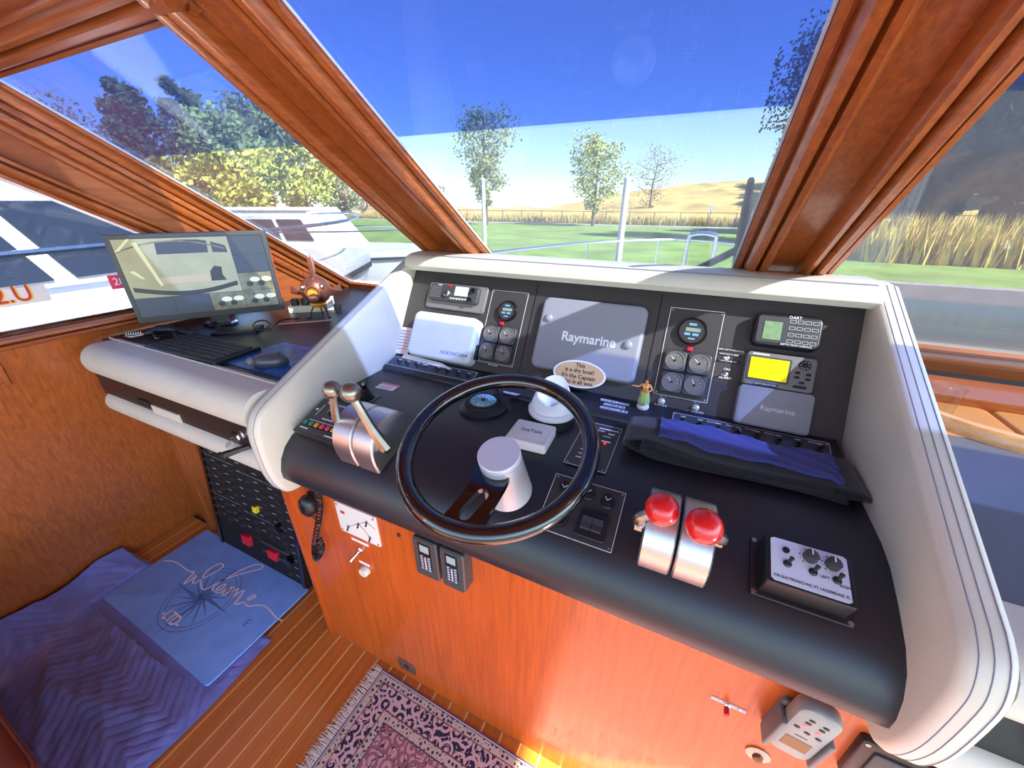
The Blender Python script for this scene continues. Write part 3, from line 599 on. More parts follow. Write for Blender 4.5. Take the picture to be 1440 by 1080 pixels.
def cluster(label, px, big, red, gs, rb, note):
    x, y, w_, h_ = PANEL.rect(px); t = thing('gauge_cluster', label, 'gauge panel', PANEL.mat(x, y))
    L = lambda p, h=0.: tuple(a - b_ for a, b_ in zip(PANEL.at(*p, h), (x, y)))
    MB().prism(rrect(w_ + .006, h_ + .006, .003, 2), 0, .0015).build('backplate', PANEL_M, t); outline(w_, h_, .0014, .0018, LINE, t)
    screws(t, [(sx * (w_ / 2 - .006), sy * (h_ / 2 - .006)) for sx in (-1, 1) for sy in (-1, 1)], z=.0015)
    q = L(big, .01); round_gauge(t, q[0], q[1], rb).location.z = .0015
    q = L(red, .004); MB().prism(rrect(.013, .011, .002, 2), .0015, .009, .001).build('red_button', REDP, t).location = (q[0], q[1], 0)
    for i, p in enumerate(gs): q = L(p, .016); sq_gauge(t, q[0], q[1], (135, 138, 132, 118)[i]).location.z = .0015
    return t
g1 = cluster('gauge panel with silver rimmed dials beside the white cover', [(695, 408), (745, 413), (720, 515), (670, 508)], (713, 437), (706, 455), [(690, 469), (713, 472), (684, 493), (707, 497)], .031, '')
g2 = cluster('gauge panel with round hour meter beside the hula figurine', [(943, 433), (1018, 439), (995, 567), (920, 553)], (974, 466), (970, 491), [(949, 507), (983, 512), (944, 537), (976, 542)], .034, '')
def strip_label(frame, px, body, w_, h_, m=None, tm=None, size=None, label='', nm='label_strip', rot=0.):
    x, y = frame.at(*px); t = thing(nm, label, 'label', frame.mat(x, y, .0004, rot)); MB().prism(rrect(w_, h_, .001, 1), 0, .0006).build('tape', m or mat('embossed_tape', S(30, 30, 32), .35), t, 0)
    lines = body.split('\n'); hh = h_ / len(lines)
    for i, ln in enumerate(lines): text(ln, size or hh * .95, 0, h_ / 2 - hh * (i + .5), .0008, tm or TXT, t)
    return t
strip_label(PANEL, (693, 513.5), 'UP-O-DN', .05, .009, label='small black tape reading UP-O-DN under the silver rimmed dials')
# knobs for radar and scanner
for px, w1, w2, lb in (((930, 565), 'ON', 'RADAR', 'small round radar switch knob under the gauge panel'), ((978, 574.5), 'ON', 'SCANNER', 'small round scanner switch knob under the gauge panel')):
    x, y = PANEL.at(*px, .006); t = thing('push_switch', lb, 'switch', PANEL.mat(x, max(y, .012))); MB().lathe([(.009, 0), (.009, .003), (.0065, .004), (.0065, .012), (.004, .014)], 18).build('knob', mat('ivory_knob', S(196, 192, 176), .35, .3), t)
    text(w1, .011, 0, .0165, .0006, TXT, t); text(w2, .010, 0, -.0125, .0006, TXT, t)
# label group and toggles between gauges and depth sounder
x, y = PANEL.at(1022, 503, .004); t = thing('selector_switch', 'tiny toggle switch among three black tape labels', 'switch', PANEL.mat(x, y))
MB().lathe([(.006, 0), (.006, .003), (.004, .004)], 14).build('collar', SATIN, t); MB().tube([(0, 0, .003), (-.006, -.003, .016)], [.0015, .0028], 8).build('lever', CHROME, t)
for i, (p, s_) in enumerate((((1027, 492.5), 'VIDEO DEPTH SOUNDER'), ((1025, 498.5), 'NORTHSTAR 8000'), ((1023, 508), 'NORTHSTAR 951'))):
    a = PANEL.at(*p); MB().box(a[0] - x, a[1] - y, .0005, .058, .0085, .0008).build('tape', mat('embossed_tape', S(30, 30, 32), .35), t, 0); text(s_, .0055, a[0] - x, a[1] - y, .0011, TXT, t)
x, y = PANEL.at(1020, 526, .004); t = thing('alarm_switch', 'small alarm toggle switch with ON and ALARM labels', 'switch', PANEL.mat(x, y))
MB().lathe([(.006, 0), (.006, .003), (.004, .004)], 14).build('collar', SATIN, t); MB().tube([(0, 0, .003), (-.008, -.004, .014)], [.0015, .003], 8).build('lever', CHROME, t)
for p, s_ in (((1022, 519.5), 'ON'), ((1019.5, 531.5), 'ALARM')): a = PANEL.at(*p); MB().box(a[0] - x, a[1] - y, .0005, .028 if len(s_) > 2 else .014, .011, .0008).build('tape', mat('embossed_tape', S(30, 30, 32), .35), t, 0); text(s_, .0095, a[0] - x, a[1] - y, .0011, TXT, t)
# VHF radio
x, y, w_, h_ = PANEL.rect([(605, 397), (687, 402), (680, 440), (598, 432)], .008); t = thing('marine_radio', 'grey flush mounted marine radio with speaker grille and small display', 'radio', PANEL.mat(x, y))
MB().prism(rrect(w_, h_, .01, 4), 0, .008, .003).build('mounting_plate', MGREY, t); screws(t, [(sx * (w_ / 2 - .008), sy * (h_ / 2 - .008)) for sx in (-1, 1) for sy in (-1, 1)], z=.008)
bd = MB().prism(rrect(w_ * .83, h_ * .62, .008, 4), .008, .024, .004).build('radio_body', DGREY, t); bd.location = (-.004, .008, 0)
for i in range(7): MB().box(-w_ * .30 , h_ * (.2 - .065 * i), .0246, .042, .0022, .001).build('grille_slat', MGREY, bd, 0)
MB().box(.032, .008, .0246, .052, .032, .0012).build('display', mat('radio_display', S(206, 210, 214), .3), bd, 0)
for x_, y_, r_, m_ in ((-.022, -.004, .013, SATIN), (.078, .014, .008, BLKG), (.072, -.018, .008, BLKG)): MB().lathe([(r_, 0), (r_ * .95, .008), (r_ * .7, .011)], 20, (x_, y_, .024)).build('knob', m_, bd)
for i in range(6): MB().prism(rrect(.008, .006, .002, 2, -.004 + i * .0115, -.019), .024, .0265, .0008).build('button', mat('radio_button', S(190, 188, 182), .4), bd)
MB().prism(rrect(.01, .007, .001, 1, -.018, .023), .024, .027).build('distress_button', RED, bd)
text('Icom', .008, -.058, .025, .0246, TXT, bd)
# white cover
x, y, w_, h_ = PANEL.rect([(587, 436), (677, 450), (660, 512), (573, 500)], .03); t = thing('instrument_cover', 'white domed plastic cover with blue lettering below the radio', 'cover', PANEL.mat(x, y))
hp = rrect(w_, h_, .022, 6); b = MB(); rings = [[(px_, py_, 0) for px_, py_ in hp], [(px_, py_, .03) for px_, py_ in hp]]
for k in (.25, .5, .75, 1.): rings.append([(px_ * (1 - .10 * k * k) , py_ * (1 - .13 * k * k), .03 + .014 * math.sin(k * math.pi / 2)) for px_, py_ in hp])
b.loft(rings).build('cover_shell', WHTD, t, 30); text('NORTHSTAR', .017, .058, -.052, .0442, mat('blue_print', S(46, 66, 150), .5), t, shear=.15, sx=.95)
bars('star_mark', [(.112, -.051, .012, .0022), (.112, -.051, .003, .007)], mat('blue_print', S(46, 66, 150), .5), t, .0444)
MB().prism(rrect(.01, .05, .003, 2, w_ / 2 + .003, -.03), .004, .02, .002).build('side_clip', BLK, t)
# papers tucked beside it
for i, (px, r_, lb) in enumerate((((559, 486), .12, 'printed card leaning on the panel beside the white cheek'), ((569, 487), -.05, 'narrow pink printed card leaning against the white cover'))):
    x, y = PANEL.at(*px, .004); t = thing('printed_card', lb, 'card', PANEL.mat(x + (.012 if i == 0 else .006), max(y, .052), .001 + .003 * i, r_ * (.3 if i == 0 else 1))); MB().box(0, 0, .0006, .048 - .014 * i, .098, .0012).build('card', mat('card_%d' % i, S(226, 216, 206) if i == 0 else S(222, 190, 186), .6), t, 0)
    bars('print_lines', [(-.002, .036 - .011 * k, .034 - .014 * i, .003) for k in range(7)], mat('grey_print', S(140, 120, 120), .6), t, .0014)
x, y = STRIP.at(590, 510); t = thing('folded_paper', 'thin folded white paper lying on the ledge below the white cover', 'paper', STRIP.mat(x + .03, .058, .0005, -.06))
MB().add([(-.11, -.006, 0), (.115, -.002, 0), (.06, .010, 0), (-.11, .012, 0), (-.11, -.006, .004), (.115, -.002, .001), (.06, .010, .008), (-.11, .012, .009)], [(3, 2, 1, 0), (4, 5, 6, 7), (0, 1, 5, 4), (1, 2, 6, 5), (2, 3, 7, 6), (3, 0, 4, 7)]).build('sheet', WHT, t, 0)
# big grey display cover
x, y, w_, h_ = PANEL.rect([(765, 417), (912, 429), (892, 542), (745, 513)], .022); t = thing('display_cover', 'large grey plastic display cover with white lettering and two pegs', 'cover', PANEL.mat(x, y))
hp = rrect(w_, h_, .022, 6); MB().loft([[(a * 1.0, b_, 0) for a, b_ in hp]] + [[(a * k, b_ * k2, z) for a, b_ in hp] for k, k2, z in ((1, 1, .012), (.985, .98, .019), (.96, .945, .022), (.93, .91, .0225))]).build('cover_shell', COVER, t, 35)
text('Raymarine', .040, .006, -.006, .0228, TXT, t, bold=.0008, sx=.95)
for p in ((772, 447), (883, 485)): a = PANEL.at(*p, .022); MB().lathe([(.0125, .021), (.0122, .027), (.008, .031), (.002, .032)], 20, (a[0] - x, a[1] - y, 0)).build('peg', COVER, t)
# depth sounder with keys
x, y, w_, h_ = PANEL.rect([(1063, 440), (1159, 447), (1153, 495), (1057, 483)], .025); t = thing('depth_sounder', 'black depth sounder with small green screen and rows of keys', 'instrument', PANEL.mat(x, y))
MB().prism(rrect(w_, h_, .014, 5), 0, .028, .006).build('case', BLK, t); MB().prism(rrect(w_ * .9, h_ * .82, .006, 3), .028, .0292).build('face', DGREY, t)
MB().box(-w_ * .22, -.003, .0297, w_ * .27, h_ * .56, .0008).build('screen', mat('green_screen', S(122, 150, 110), .25, var=.15, vscale=60), t, 0)
for r_ in range(4):
    for c_ in range(4): o = flat('key', rrect(.0125, .0075, .001, 1, w_ * .06 + c_ * .0155, h_ * .30 - r_ * .0165), LINE, t, .0293, .0006, [rrect(.0112, .0062, .001, 1, w_ * .06 + c_ * .0155, h_ * .30 - r_ * .0165)])
text('DART', .010, .012, h_ * .42, .0296, TXT, t); MB().box(.022, -h_ * .42, .0296, .068, .008, .0006).build('tape', mat('embossed_tape', S(30, 30, 32), .35), t, 0); text('DEPTH FROM SURFACE', .0062, .022, -h_ * .42, .0301, TXT, t)
# plotter with the yellow screen
x, y, w_, h_ = PANEL.rect([(1052, 493), (1151, 505), (1143, 553), (1043, 540)], .02); t = thing('fish_finder', 'grey fish finder with a bright yellow screen', 'instrument', PANEL.mat(x, y))
MB().prism(rrect(w_, h_, .008, 4), 0, .022, .004).build('case', MGREY, t); MB().box(-w_ * .16, .001, .0222, w_ * .62, h_ * .72, .0012).build('screen_frame', DGREY, t, 0)
MB().box(-w_ * .16, .001, .0232, w_ * .555, h_ * .62, .0012).build('screen', mat('yellow_lcd', S(226, 214, 10), .3, emit=.12), t, 0)
pdn = MB().lathe([(.0125, .022), (.0125, .0235), (.011, .0245)], 24, (w_ * .33, h_ * .26, 0)).build('direction_pad', BLK, t)
for k in range(8): a = k * math.pi / 4; MB().sphere((w_ * .33 + .0085 * math.cos(a), h_ * .26 + .0085 * math.sin(a), .0247), .0011, 6, 4).build('arrow_mark', TXT, pdn)
for bx, by, bw in ((.25, .03, .011), (.40, .01, .011), (.25, -.1, .011), (.40, -.12, .011), (.33, -.24, .012), (.31, -.37, .028)): MB().prism(rrect(bw, .0065, .003, 3, w_ * bx, h_ * by), .022, .0238, .0006).build('key', BLK, t)
MB().box(-w_ * .16, -h_ * .44, .0225, .05, .008, .0008).build('tape', mat('embossed_tape', S(30, 30, 32), .35), t, 0); text('DEPTH BELOW KEEL', .0052, -w_ * .16, -h_ * .44, .0231, TXT, t)
bars('maker_print', [(-w_ * .30, h_ * .43, .035, .003)], TXT, t, .0223)
# small grey cover
x, y, w_, h_ = PANEL.rect([(1040, 542), (1147, 557), (1138, 615), (1030, 597)], .026); t = thing('display_cover', 'small grey plastic cover with faint lettering under the yellow screen', 'cover', PANEL.mat(x, y + .004))
hp = rrect(w_, h_, .01, 5); MB().loft([[(a, b_, 0) for a, b_ in hp]] + [[(a * k, b_ * k2, z) for a, b_ in hp] for k, k2, z in ((1, 1, .02), (.985, .98, .026), (.95, .93, .028))]).build('cover_shell', COVER, t, 35); text('Raymarine', .017, .008, -.002, .0283, LINE, t)
# oval sign
x, y = PANEL.at(813, 532, .028); t = thing('oval_sign', 'tan oval sign with white rim leaning on the big grey cover', 'sign', PANEL.mat(x, max(y, .042), .026))
RW = .078; RH = .040
flat('rim', circ(RW, 40, ry=RH), mat('cream_rim', S(230, 224, 210), .6), t, 0, .004); flat('face', circ(RW * .93, 40, ry=RH * .88), mat('tan_face', S(204, 164, 116), .6), t, .004, .0006)
for i, s_ in enumerate(('This', 'is a dry boat!', "It's the Captain", 'who is all wet.')): text(s_, .0165, 0, (.0245, .0090, -.0085, -.0245)[i], .0049, TXTB, t, bold=.0002)
# hula dancer figurine
x, y = PANEL.at(904, 569, .01); hb = on_axis(904, 571, 1, .978); t = thing('hula_figurine', 'small hula dancer figurine in green grass skirt on a white base', 'figurine', Matrix.Translation((hb.x, .978, 1.0405)) @ Matrix.Rotation(.15, 4, 'X'))
MB().lathe([(.0155, 0), (.0165, .004), (.015, .008), (.013, .009)], 24).build('base', mat('figurine_base', S(222, 216, 208), .5), t)
SKIN = mat('painted_skin', S(214, 140, 84), .45)
J = dict(pel=(0, 0, .047, .0085), wst=(.001, 0, .057, .0062), chs=(0, 0, .069, .0078), nck=(.001, 0, .078, .0034), hd0=(.001, -.001, .083, .0052), hd1=(.001, -.001, .090, .0050),
         lh=(-.005, 0, .042, .0052), lk=(-.0065, -.002, .026, .0040), la=(-.006, 0, .012, .0026), lt=(-.007, -.005, .0105, .0022), rh=(.005, 0, .042, .0052), rk=(.006, -.003, .026, .0040), ra=(.005, 0, .012, .0026), rt=(.006, -.005, .0105, .0022),
         ls=(-.009, 0, .0735, .0034), le=(-.018, -.003, .066, .0026), lw=(-.028, -.006, .069, .0019), lf=(-.036, -.007, .068, .0012), rs=(.010, 0, .0735, .0034), re=(.018, -.002, .062, .0026), rw=(.009, -.010, .060, .0020), rf=(.002, -.012, .061, .0014))
E_ = ['pel-wst', 'wst-chs', 'chs-nck', 'nck-hd0', 'hd0-hd1', 'pel-lh', 'lh-lk', 'lk-la', 'la-lt', 'pel-rh', 'rh-rk', 'rk-ra', 'ra-rt', 'chs-ls', 'ls-le', 'le-lw', 'lw-lf', 'chs-rs', 'rs-re', 're-rw', 'rw-rf']
K = list(J); me = bpy.data.meshes.new('body'); me.from_pydata([J[k][:3] for k in K], [(K.index(e.split('-')[0]), K.index(e.split('-')[1])) for e in E_], []); me.materials.append(SKIN)
bo = bpy.data.objects.new('body', me); COL.objects.link(bo); bo.parent = t; md = bo.modifiers.new('skin', 'SKIN'); md.use_smooth_shade = True; bo.modifiers.new('sub', 'SUBSURF').levels = 2; bo.modifiers['sub'].render_levels = 2
if not me.skin_vertices: me.attributes.new('skin_v', 'FLOAT', 'POINT')
for i, k in enumerate(K):
    try: me.skin_vertices[0].data[i].radius = (J[k][3],) * 2; me.skin_vertices[0].data[i].use_root = (k == 'pel')
    except Exception: pass
b = MB(); n = 24
b.loft([[(r_ * (1 + .12 * (i % 2)) * math.cos(2 * math.pi * i / n), .8 * r_ * (1 + .12 * (i % 2)) * math.sin(2 * math.pi * i / n), z + (-.003 * (i % 3) if z < .025 else 0)) for i in range(n)] for r_, z in ((.0145, .021), (.0125, .034), (.0098, .049), (.0092, .052))], False, False)
b.build('grass_skirt', mat('green_skirt', S(156, 186, 110), .6), t, 0); MB().tube([(.0098 * math.cos(a), .0085 * math.sin(a), .0515) for a in [k * .4 for k in range(16)]], .0016, 6, True).build('flower_belt', mat('yellow_flowers', S(232, 176, 62), .6), t)
for sx in (-1, 1): MB().sphere((sx * .0036, -.0062, .0695), .0035, 10, 8).build('bikini_cup', mat('yellow_flowers', S(232, 176, 62), .6), t)
MB().tube([(.006 * math.cos(a), -.002 + .0065 * math.sin(a), .074 + .003 * math.sin(a)) for a in [k * .45 for k in range(14)]], .0013, 6, True).build('flower_garland', mat('yellow_flowers', S(232, 176, 62), .6), t)
MB().loft([[(.001 + r_ * math.cos(2 * math.pi * i / 12), .0022 + r_ * .75 * math.sin(2 * math.pi * i / 12), z) for i in range(12)] for r_, z in ((.0055, .067), (.0062, .078), (.0066, .088), (.0058, .094), (.002, .0975))]).build('hair', mat('dark_hair', S(40, 26, 20), .5), t)
for sx in (-1, 1): MB().sphere((.001 + sx * .002, -.0062, .088), .0007, 6, 4).build('eye', BLK, t)
MB().sphere((.001, -.0058, .0845), .0009, 6, 4, (1.6, .6, .6)).build('mouth', RED, t)

# ------------------------------------------------------------------ switches on the ledge
def toggles(label, px, sw, knob, nm='switch_plate'):
    x, y, w_, h_ = STRIP.rect(px); h_ = min(h_, .052); y = .036; t = thing(nm, label, 'switch panel', STRIP.mat(x, y, .0006)); MB().prism(rrect(w_, h_, .002, 1), 0, .0012).build('plate', PLATE, t, 0); outline(w_ - .004, h_ - .004, .001, .0014, LINE, t)
    screws(t, [(sx * (w_ / 2 - .006), sy * (h_ / 2 - .007)) for sx in (-1, 1) for sy in (-1, 1)], .0025, .0012)
    for i, p in enumerate(sw):
        a = STRIP.at(*p, .006); lx, ly = a[0] - x, -.004
        s_ = MB().lathe([(.0075, .0012), (.0075, .003), (.005, .0045), (.004, .006)], 14, (lx, ly, 0)).build('toggle', SATIN if i in knob else BLK, t)
        if i in knob: MB().lathe([(.0085, .005), (.008, .018), (.006, .02)], 16, (lx, ly, 0)).build('knob', SATIN, s_)
        else: MB().tube([(lx, ly, .005), (lx + .002, ly - .005, .013), (lx + .003, ly - .009, .019)], [.0022, .003, .0036], 8).build('lever', BLK, s_)
    bars('print_marks', [(STRIP.at(*p, 0)[0] - x, .013, .012, .0022) for p in sw], TXT, t, .0014); return t
toggles('blue-black switch plate with eight toggles below the white cover', [(542, 506), (665, 531), (658, 548), (537, 523)], [(551, 518), (563, 520), (577, 523), (591, 524), (606, 529), (620, 532), (634, 536), (649, 539)], (3,))
sp = toggles('long switch plate with start toggles behind the folded towel', [(945, 588), (1173, 633), (1168, 652), (941, 606)], [(958, 603), (983, 608), (1009, 613), (1037, 619), (1065, 625), (1096, 631), (1124, 638), (1155, 643)], ())
text('IGNITION', .006, -.075, .013, .0016, TXT, sp); text('START', .006, -.035, .013, .0016, TXT, sp); text('BATTERY', .006, .01, .014, .0016, TXT, sp); text('ENGINE', .006, .05, .013, .0016, TXT, sp); text('STOP', .006, .135, .013, .0016, TXT, sp)
x, y = STRIP.at(859, 581.5); t = thing('clearance_label', 'three white tape lines giving the bridge clearance beside the wheel', 'label', STRIP.mat(x, .035, .0006))
for i, s_ in enumerate(('BRIDGE CLEARANCE', "ARCH UP 22' 6", "ARCH DOWN 18' 6")): MB().box(.002 * i, .017 - .0155 * i, .0004, (.078, .058, .076)[i], .0125, .0008).build('tape', mat('clear_tape', S(92, 98, 116), .4), t, 0); text(s_, .0108, .002 * i, .017 - .0155 * i, .001, TXT, t, sx=.8 if i != 1 else .85)
x, y = STRIP.at(719, 553.5); strip_label(STRIP, (719, 553.5), 'MAG BOAT', .042, .011, m=mat('clear_tape', S(92, 98, 116), .4), label='short tape label beside the compass under the wheel rim')
# ------------------------------------------------------------------ things on the dash
# alternator / engine synchronizer box
x, y, w_, h_ = FRONT.rect([(453, 558), (410, 604), (478, 629), (515, 575)], .02); w_ = .155; h_ = .125
q = [FRONT.at(*p, .02) for p in ((410, 604), (478, 629))]; x = (q[0][0] + q[1][0]) / 2 - .008; y = (q[0][1] + q[1][1]) / 2 + h_ / 2
x = max(x, XL + w_ / 2 + .004)
t = thing('synchronizer_box', 'black engine synchronizer box with a row of coloured buttons', 'control box', FRONT.mat(x, y, .004))
MB().prism(rrect(w_, h_, .004, 2), 0, .02, .003).build('case', BLK, t); MB().prism(rrect(w_ * .95, h_ * .93, .002, 1), .02, .0208).build('face', DGREY, t, 0)
cols = (S(40, 130, 120), S(30, 140, 90), S(226, 150, 40), S(222, 70, 90), S(222, 70, 100), S(236, 180, 20))
for i, c in enumerate(cols):
    bx = -.052 + i * .0208; k = MB().box(bx, -.030, .0225, .0175, .016, .004).build('button_housing', BLK, t, 0); MB().prism(rrect(.0125, .0125, .001, 1, bx - .002, -.030), .0245, .0275, .001).build('button_cap', mat('button_%d' % i, c, .35), k)
MB().lathe([(.011, .0208), (.0105, .03), (.008, .032)], 18, (-.004, .02, 0)).build('selector_knob', BLKG, t)
text('ENGINE SYNCHRONIZER', .0085, 0, .049, .021, TXT, t); bars('scale_lines', [(-.05, .02, .0012, .04), (.05, .02, .0012, .04), (-.062, .02, .008, .006), (0, -.004, .04, .003), (-.048, -.046, .03, .003), (.05, -.050, .034, .003), (0, -.0165, .11, .002)], TXT, t, .021)
# joystick with rubber boot
x, y = DASH.at(516, 561); t = thing('joystick', 'small black joystick with ribbed rubber boot', 'joystick', DASH.mat(x, y))
MB().box(0, 0, .001, .055, .06, .002).build('plate', PANEL_M, t, 0); outline(.052, .056, .001, .0023, LINE, t)
MB().lathe([(.021, .002), (.021, .008), (.017, .010), (.018, .014), (.014, .017), (.015, .021), (.011, .024), (.012, .028), (.008, .031), (.008, .036)], 20).build('boot', BLKM, t); MB().lathe([(.005, .036), (.0085, .042), (.009, .05), (.006, .057), (.002, .059)], 16).build('knob', BLKG, t)
# sticker
x, y = DASH.at(545, 544); t = thing('warning_sticker', 'white warning sticker with a red headline on the black dash', 'sticker', DASH.mat(x, y, .0005, .05)); MB().box(0, 0, .0003, .068, .040, .0006).build('paper', WHT, t, 0); bars('red_headline', [(0, .014, .064, .009)], mat('pink_red_print', S(224, 96, 96), .5), t, .0008); bars('print_lines', [(-.004, .002 - .007 * k, .05, .002) for k in range(3)], mat('lilac_print', S(150, 150, 190), .5), t, .0008)
# twin lever engine control with silver knobs
def housing(t, x0, x1, yc, r, h, m, name='housing'):
    n = 18; prof = [(yc - r, 0)] + [(yc - r * math.cos(math.pi * k / n), h * math.sin(math.pi * k / n) ** .75) for k in range(1, n)] + [(yc + r, 0)]; rings = []
    for x_, k in ((x0, .95), (x0 + .003, 1), (x1 - .003, 1), (x1, .95)): rings.append([(x_, yc + (a - yc) * k, c * k) for a, c in prof])
    return MB().loft(rings).build(name, m, t, 35)
xa, xb = -.73, -.602
t = thing('engine_control', 'silver twin lever engine control with two round metal knobs', 'engine control', FRONT.mat((xa + xb) / 2, -.062)); M_ = t.matrix_world.inverted()
housing(t, -.064, -.002, 0, .078, .108, ALU); housing(t, .002, .064, 0, .078, .108, ALU)
def lever(t, px_p, x_p, px_k, x_k, m, km, kr, bend, w=.011, ax=0):
    P = M_ @ on_axis(*px_p, ax, x_p); Q = M_ @ on_axis(*px_k, ax, x_k); mid = P.lerp(Q, .5) + Vector(bend); path = catmull([P, P.lerp(mid, .6) + Vector(bend) * .4, mid, Q], 4)
    lv = MB().tube(path, [w * (1.15 - .5 * i / len(path)) for i in range(len(path))], 8).build('lever', m, t); MB().sphere(Q, kr, 24, 14).build('knob', km, lv); MB().lathe([(.015, -.006), (.015, .006)], 16).build('pivot_boss', m, lv, mw=Matrix.Translation(P) @ Matrix.Rotation(math.pi / 2, 4, 'Y')); return lv
lever(t, (543, 629), -.592, (493, 552), -.628, SATIN, PEWTER, .0225, (0, -.004, 0), .013); lever(t, (489, 606), -.742, (467, 548), -.695, SATIN, PEWTER, .0215, (-.004, -.012, 0), .012)
# twin throttle with red balls
t = thing('throttle_control', 'silver twin throttle with two red ball knobs', 'throttle', FRONT.mat(.055, -.066)); M_ = t.matrix_world.inverted()
housing(t, -.056, -.002, 0, .072, .088, ALU); housing(t, .002, .056, 0, .072, .088, ALU)
lever(t, (899, 735), 1.045, (931, 716), 1.105, SATIN, RED, .0265, (-.010, -.006, .006), .010, 2); lever(t, (1010, 757), 1.045, (990, 740), 1.105, SATIN, RED, .027, (.010, -.006, .006), .010, 2)
# steering wheel
WH = Frame((-.299, .562, 1.11), (1, 0, 0), (0, math.cos(.325), math.sin(.325)))
t = thing('steering_wheel', 'glossy black steering wheel with silver hub and single slotted spoke', 'steering wheel', WH.mat(0, 0)); R_ = .187; r_ = .0168
MB().tube([(R_ * math.cos(a), R_ * math.sin(a), 0) for a in [2 * math.pi * k / 72 for k in range(72)]], r_, 14, True).build('rim', BLKG, t, 60)
zp = lambda p: WH.at(540 + p[0] / 3.857, 510 + p[1] / 3.857, .0)
outer = [zp(p) for p in ((500, 560), (600, 600), (690, 585), (690, 610), (655, 680), (590, 790), (556, 860), (548, 930), (480, 925), (370, 895), (270, 850), (325, 828), (400, 745), (465, 655), (495, 590))]
c0, c1 = Vector(zp((532, 722))), Vector(zp((442, 822))); d = (c1 - c0).normalized(); nrm = Vector((-d.y, d.x)); rr_ = .0125
hole = [tuple(c1 + d * rr_ * math.cos(a) + nrm * rr_ * math.sin(a)) for a in [-math.pi / 2 + math.pi * k / 8 for k in range(9)]] + [tuple(c0 - d * rr_ * math.cos(a) - nrm * rr_ * math.sin(a)) for a in [-math.pi / 2 + math.pi * k / 8 for k in range(9)]]
spk = flat('spoke', outer, BLKG, t, -.009, .012, [hole])
hx, hy = WH.at(702, 640, .022); hb_ = MB(); hb_.lathe([(.050, -.098), (.049, -.09), (.041, .012), (.041, .014)], 40, (hx, hy, 0)).build('hub_column', HUBM, t); cp = MB().lathe([(.040, .014), (.0415, .017), (.0415, .026), (.040, .0275), (.0, .0275)], 40, (hx, hy, 0)).build('hub_cap', mat('cap_silver', S(206, 206, 220), .42, .2), t)
# compass
x, y = DASH.at(680, 573); t = thing('compass', 'black flush compass with pale blue card under the wheel rim', 'compass', DASH.mat(x, y) @ Matrix.Scale(1.13, 4)); 
MB().lathe([(.062, 0), (.062, .006), (.054, .012), (.047, .013), (.045, .010)], 36).build('base_ring', BLK, t); MB().lathe([(.046, .011), (.044, .018), (.036, .022), (.034, .018)], 32).build('inner_ring', BLKM, t)
cd = flat('compass_card', circ(.034, 32), mat('compass_card', S(92, 160, 178), .5), t, .020); o = marks(.022, .031, 0, 345, 24, .0212).build('card_marks', TXT, t, 0); o['kind'] = 'stuff'; MB().lathe([(.005, .0206), (.004, .026), (.001, .028)], 12).build('centre_pin', BLK, t)
for i, s_ in enumerate(('N', '3', '6', 'E', '12')): a = math.radians(150 - 30 * i); text(s_, .010, .0165 * math.cos(a), .0165 * math.sin(a), .0212, TXT, t)
MB().lathe([(.0355, .020), (.034, .032), (.026, .045), (.013, .052), (.001, .054)], 28).build('dome', glassy('compass_dome', (.96, .97, .97, 1)), t)
MB().tube([(.042 * math.cos(a), .010 + .03 * math.sin(a), .016 + .030 * math.sin(a)) for a in [math.pi * k / 12 for k in range(13)]], .004, 8).build('hood', BLKG, t)
# white round instrument cover
x, y = DASH.at(776, 577, .028); t = thing('round_cover', 'white round scooped cover on a black collar behind the wheel', 'cover', DASH.mat(x, min(y, .058)) @ Matrix.Diagonal((1.06, 1.0, 1.4, 1))); 
MB().lathe([(.062, 0), (.060, .012), (.055, .016)], 36).build('collar', BLKM, t); MB().lathe([(.058, .016), (.060, .019), (.060, .026), (.054, .029)], 40).build('flange', WHT, t)
n = 40; rings = []
for k in range(9):
    f = k / 8; rings.append([(rr2 * math.cos(a), rr2 * math.sin(a), z) for a in [2 * math.pi * i / n for i in range(n)] for rr2, z in [((.054 - .016 * f ** 1.5), .029 + f * (.034 + .020 * math.sin(a)))]])
b = MB(); b.loft(rings, True, False); m0 = len(rings[0]); top = rings[-1]; ins = [[(p[0] * k, p[1] * k, p[2] - .020 * (1 - k * k)) for p in top] for k in (.97, .8, .55, .3, .05)]; b.loft([top] + ins, False, True); b.build('scooped_dome', WHT, t, 60)
# SeaTalk box
q = [DASH.at(*p, .022) for p in ((733, 590), (784, 601), (762, 632), (709, 611))]; cx_, cy_2 = sum(p[0] for p in q) / 4, sum(p[1] for p in q) / 4; ew = ((Vector(q[1]) - Vector(q[0])).length + (Vector(q[2]) - Vector(q[3])).length) / 2; eh = ((Vector(q[0]) - Vector(q[3])).length + (Vector(q[1]) - Vector(q[2])).length) / 2; an = math.atan2(q[1][1] - q[0][1], q[1][0] - q[0][0])
t = thing('junction_box', 'small white square junction box behind the wheel hub', 'box', DASH.mat(cx_, cy_2, 0, an)); MB().prism(rrect(ew, eh, .006, 4), 0, .024, .003).build('case', WHT, t); outline(ew * .9, eh * .9, .0008, .0243, LINE, t, 'lid_groove'); text('SeaTalk', .018, 0, .004, .0243, mat('grey_letter', S(90, 90, 104), .5), t)
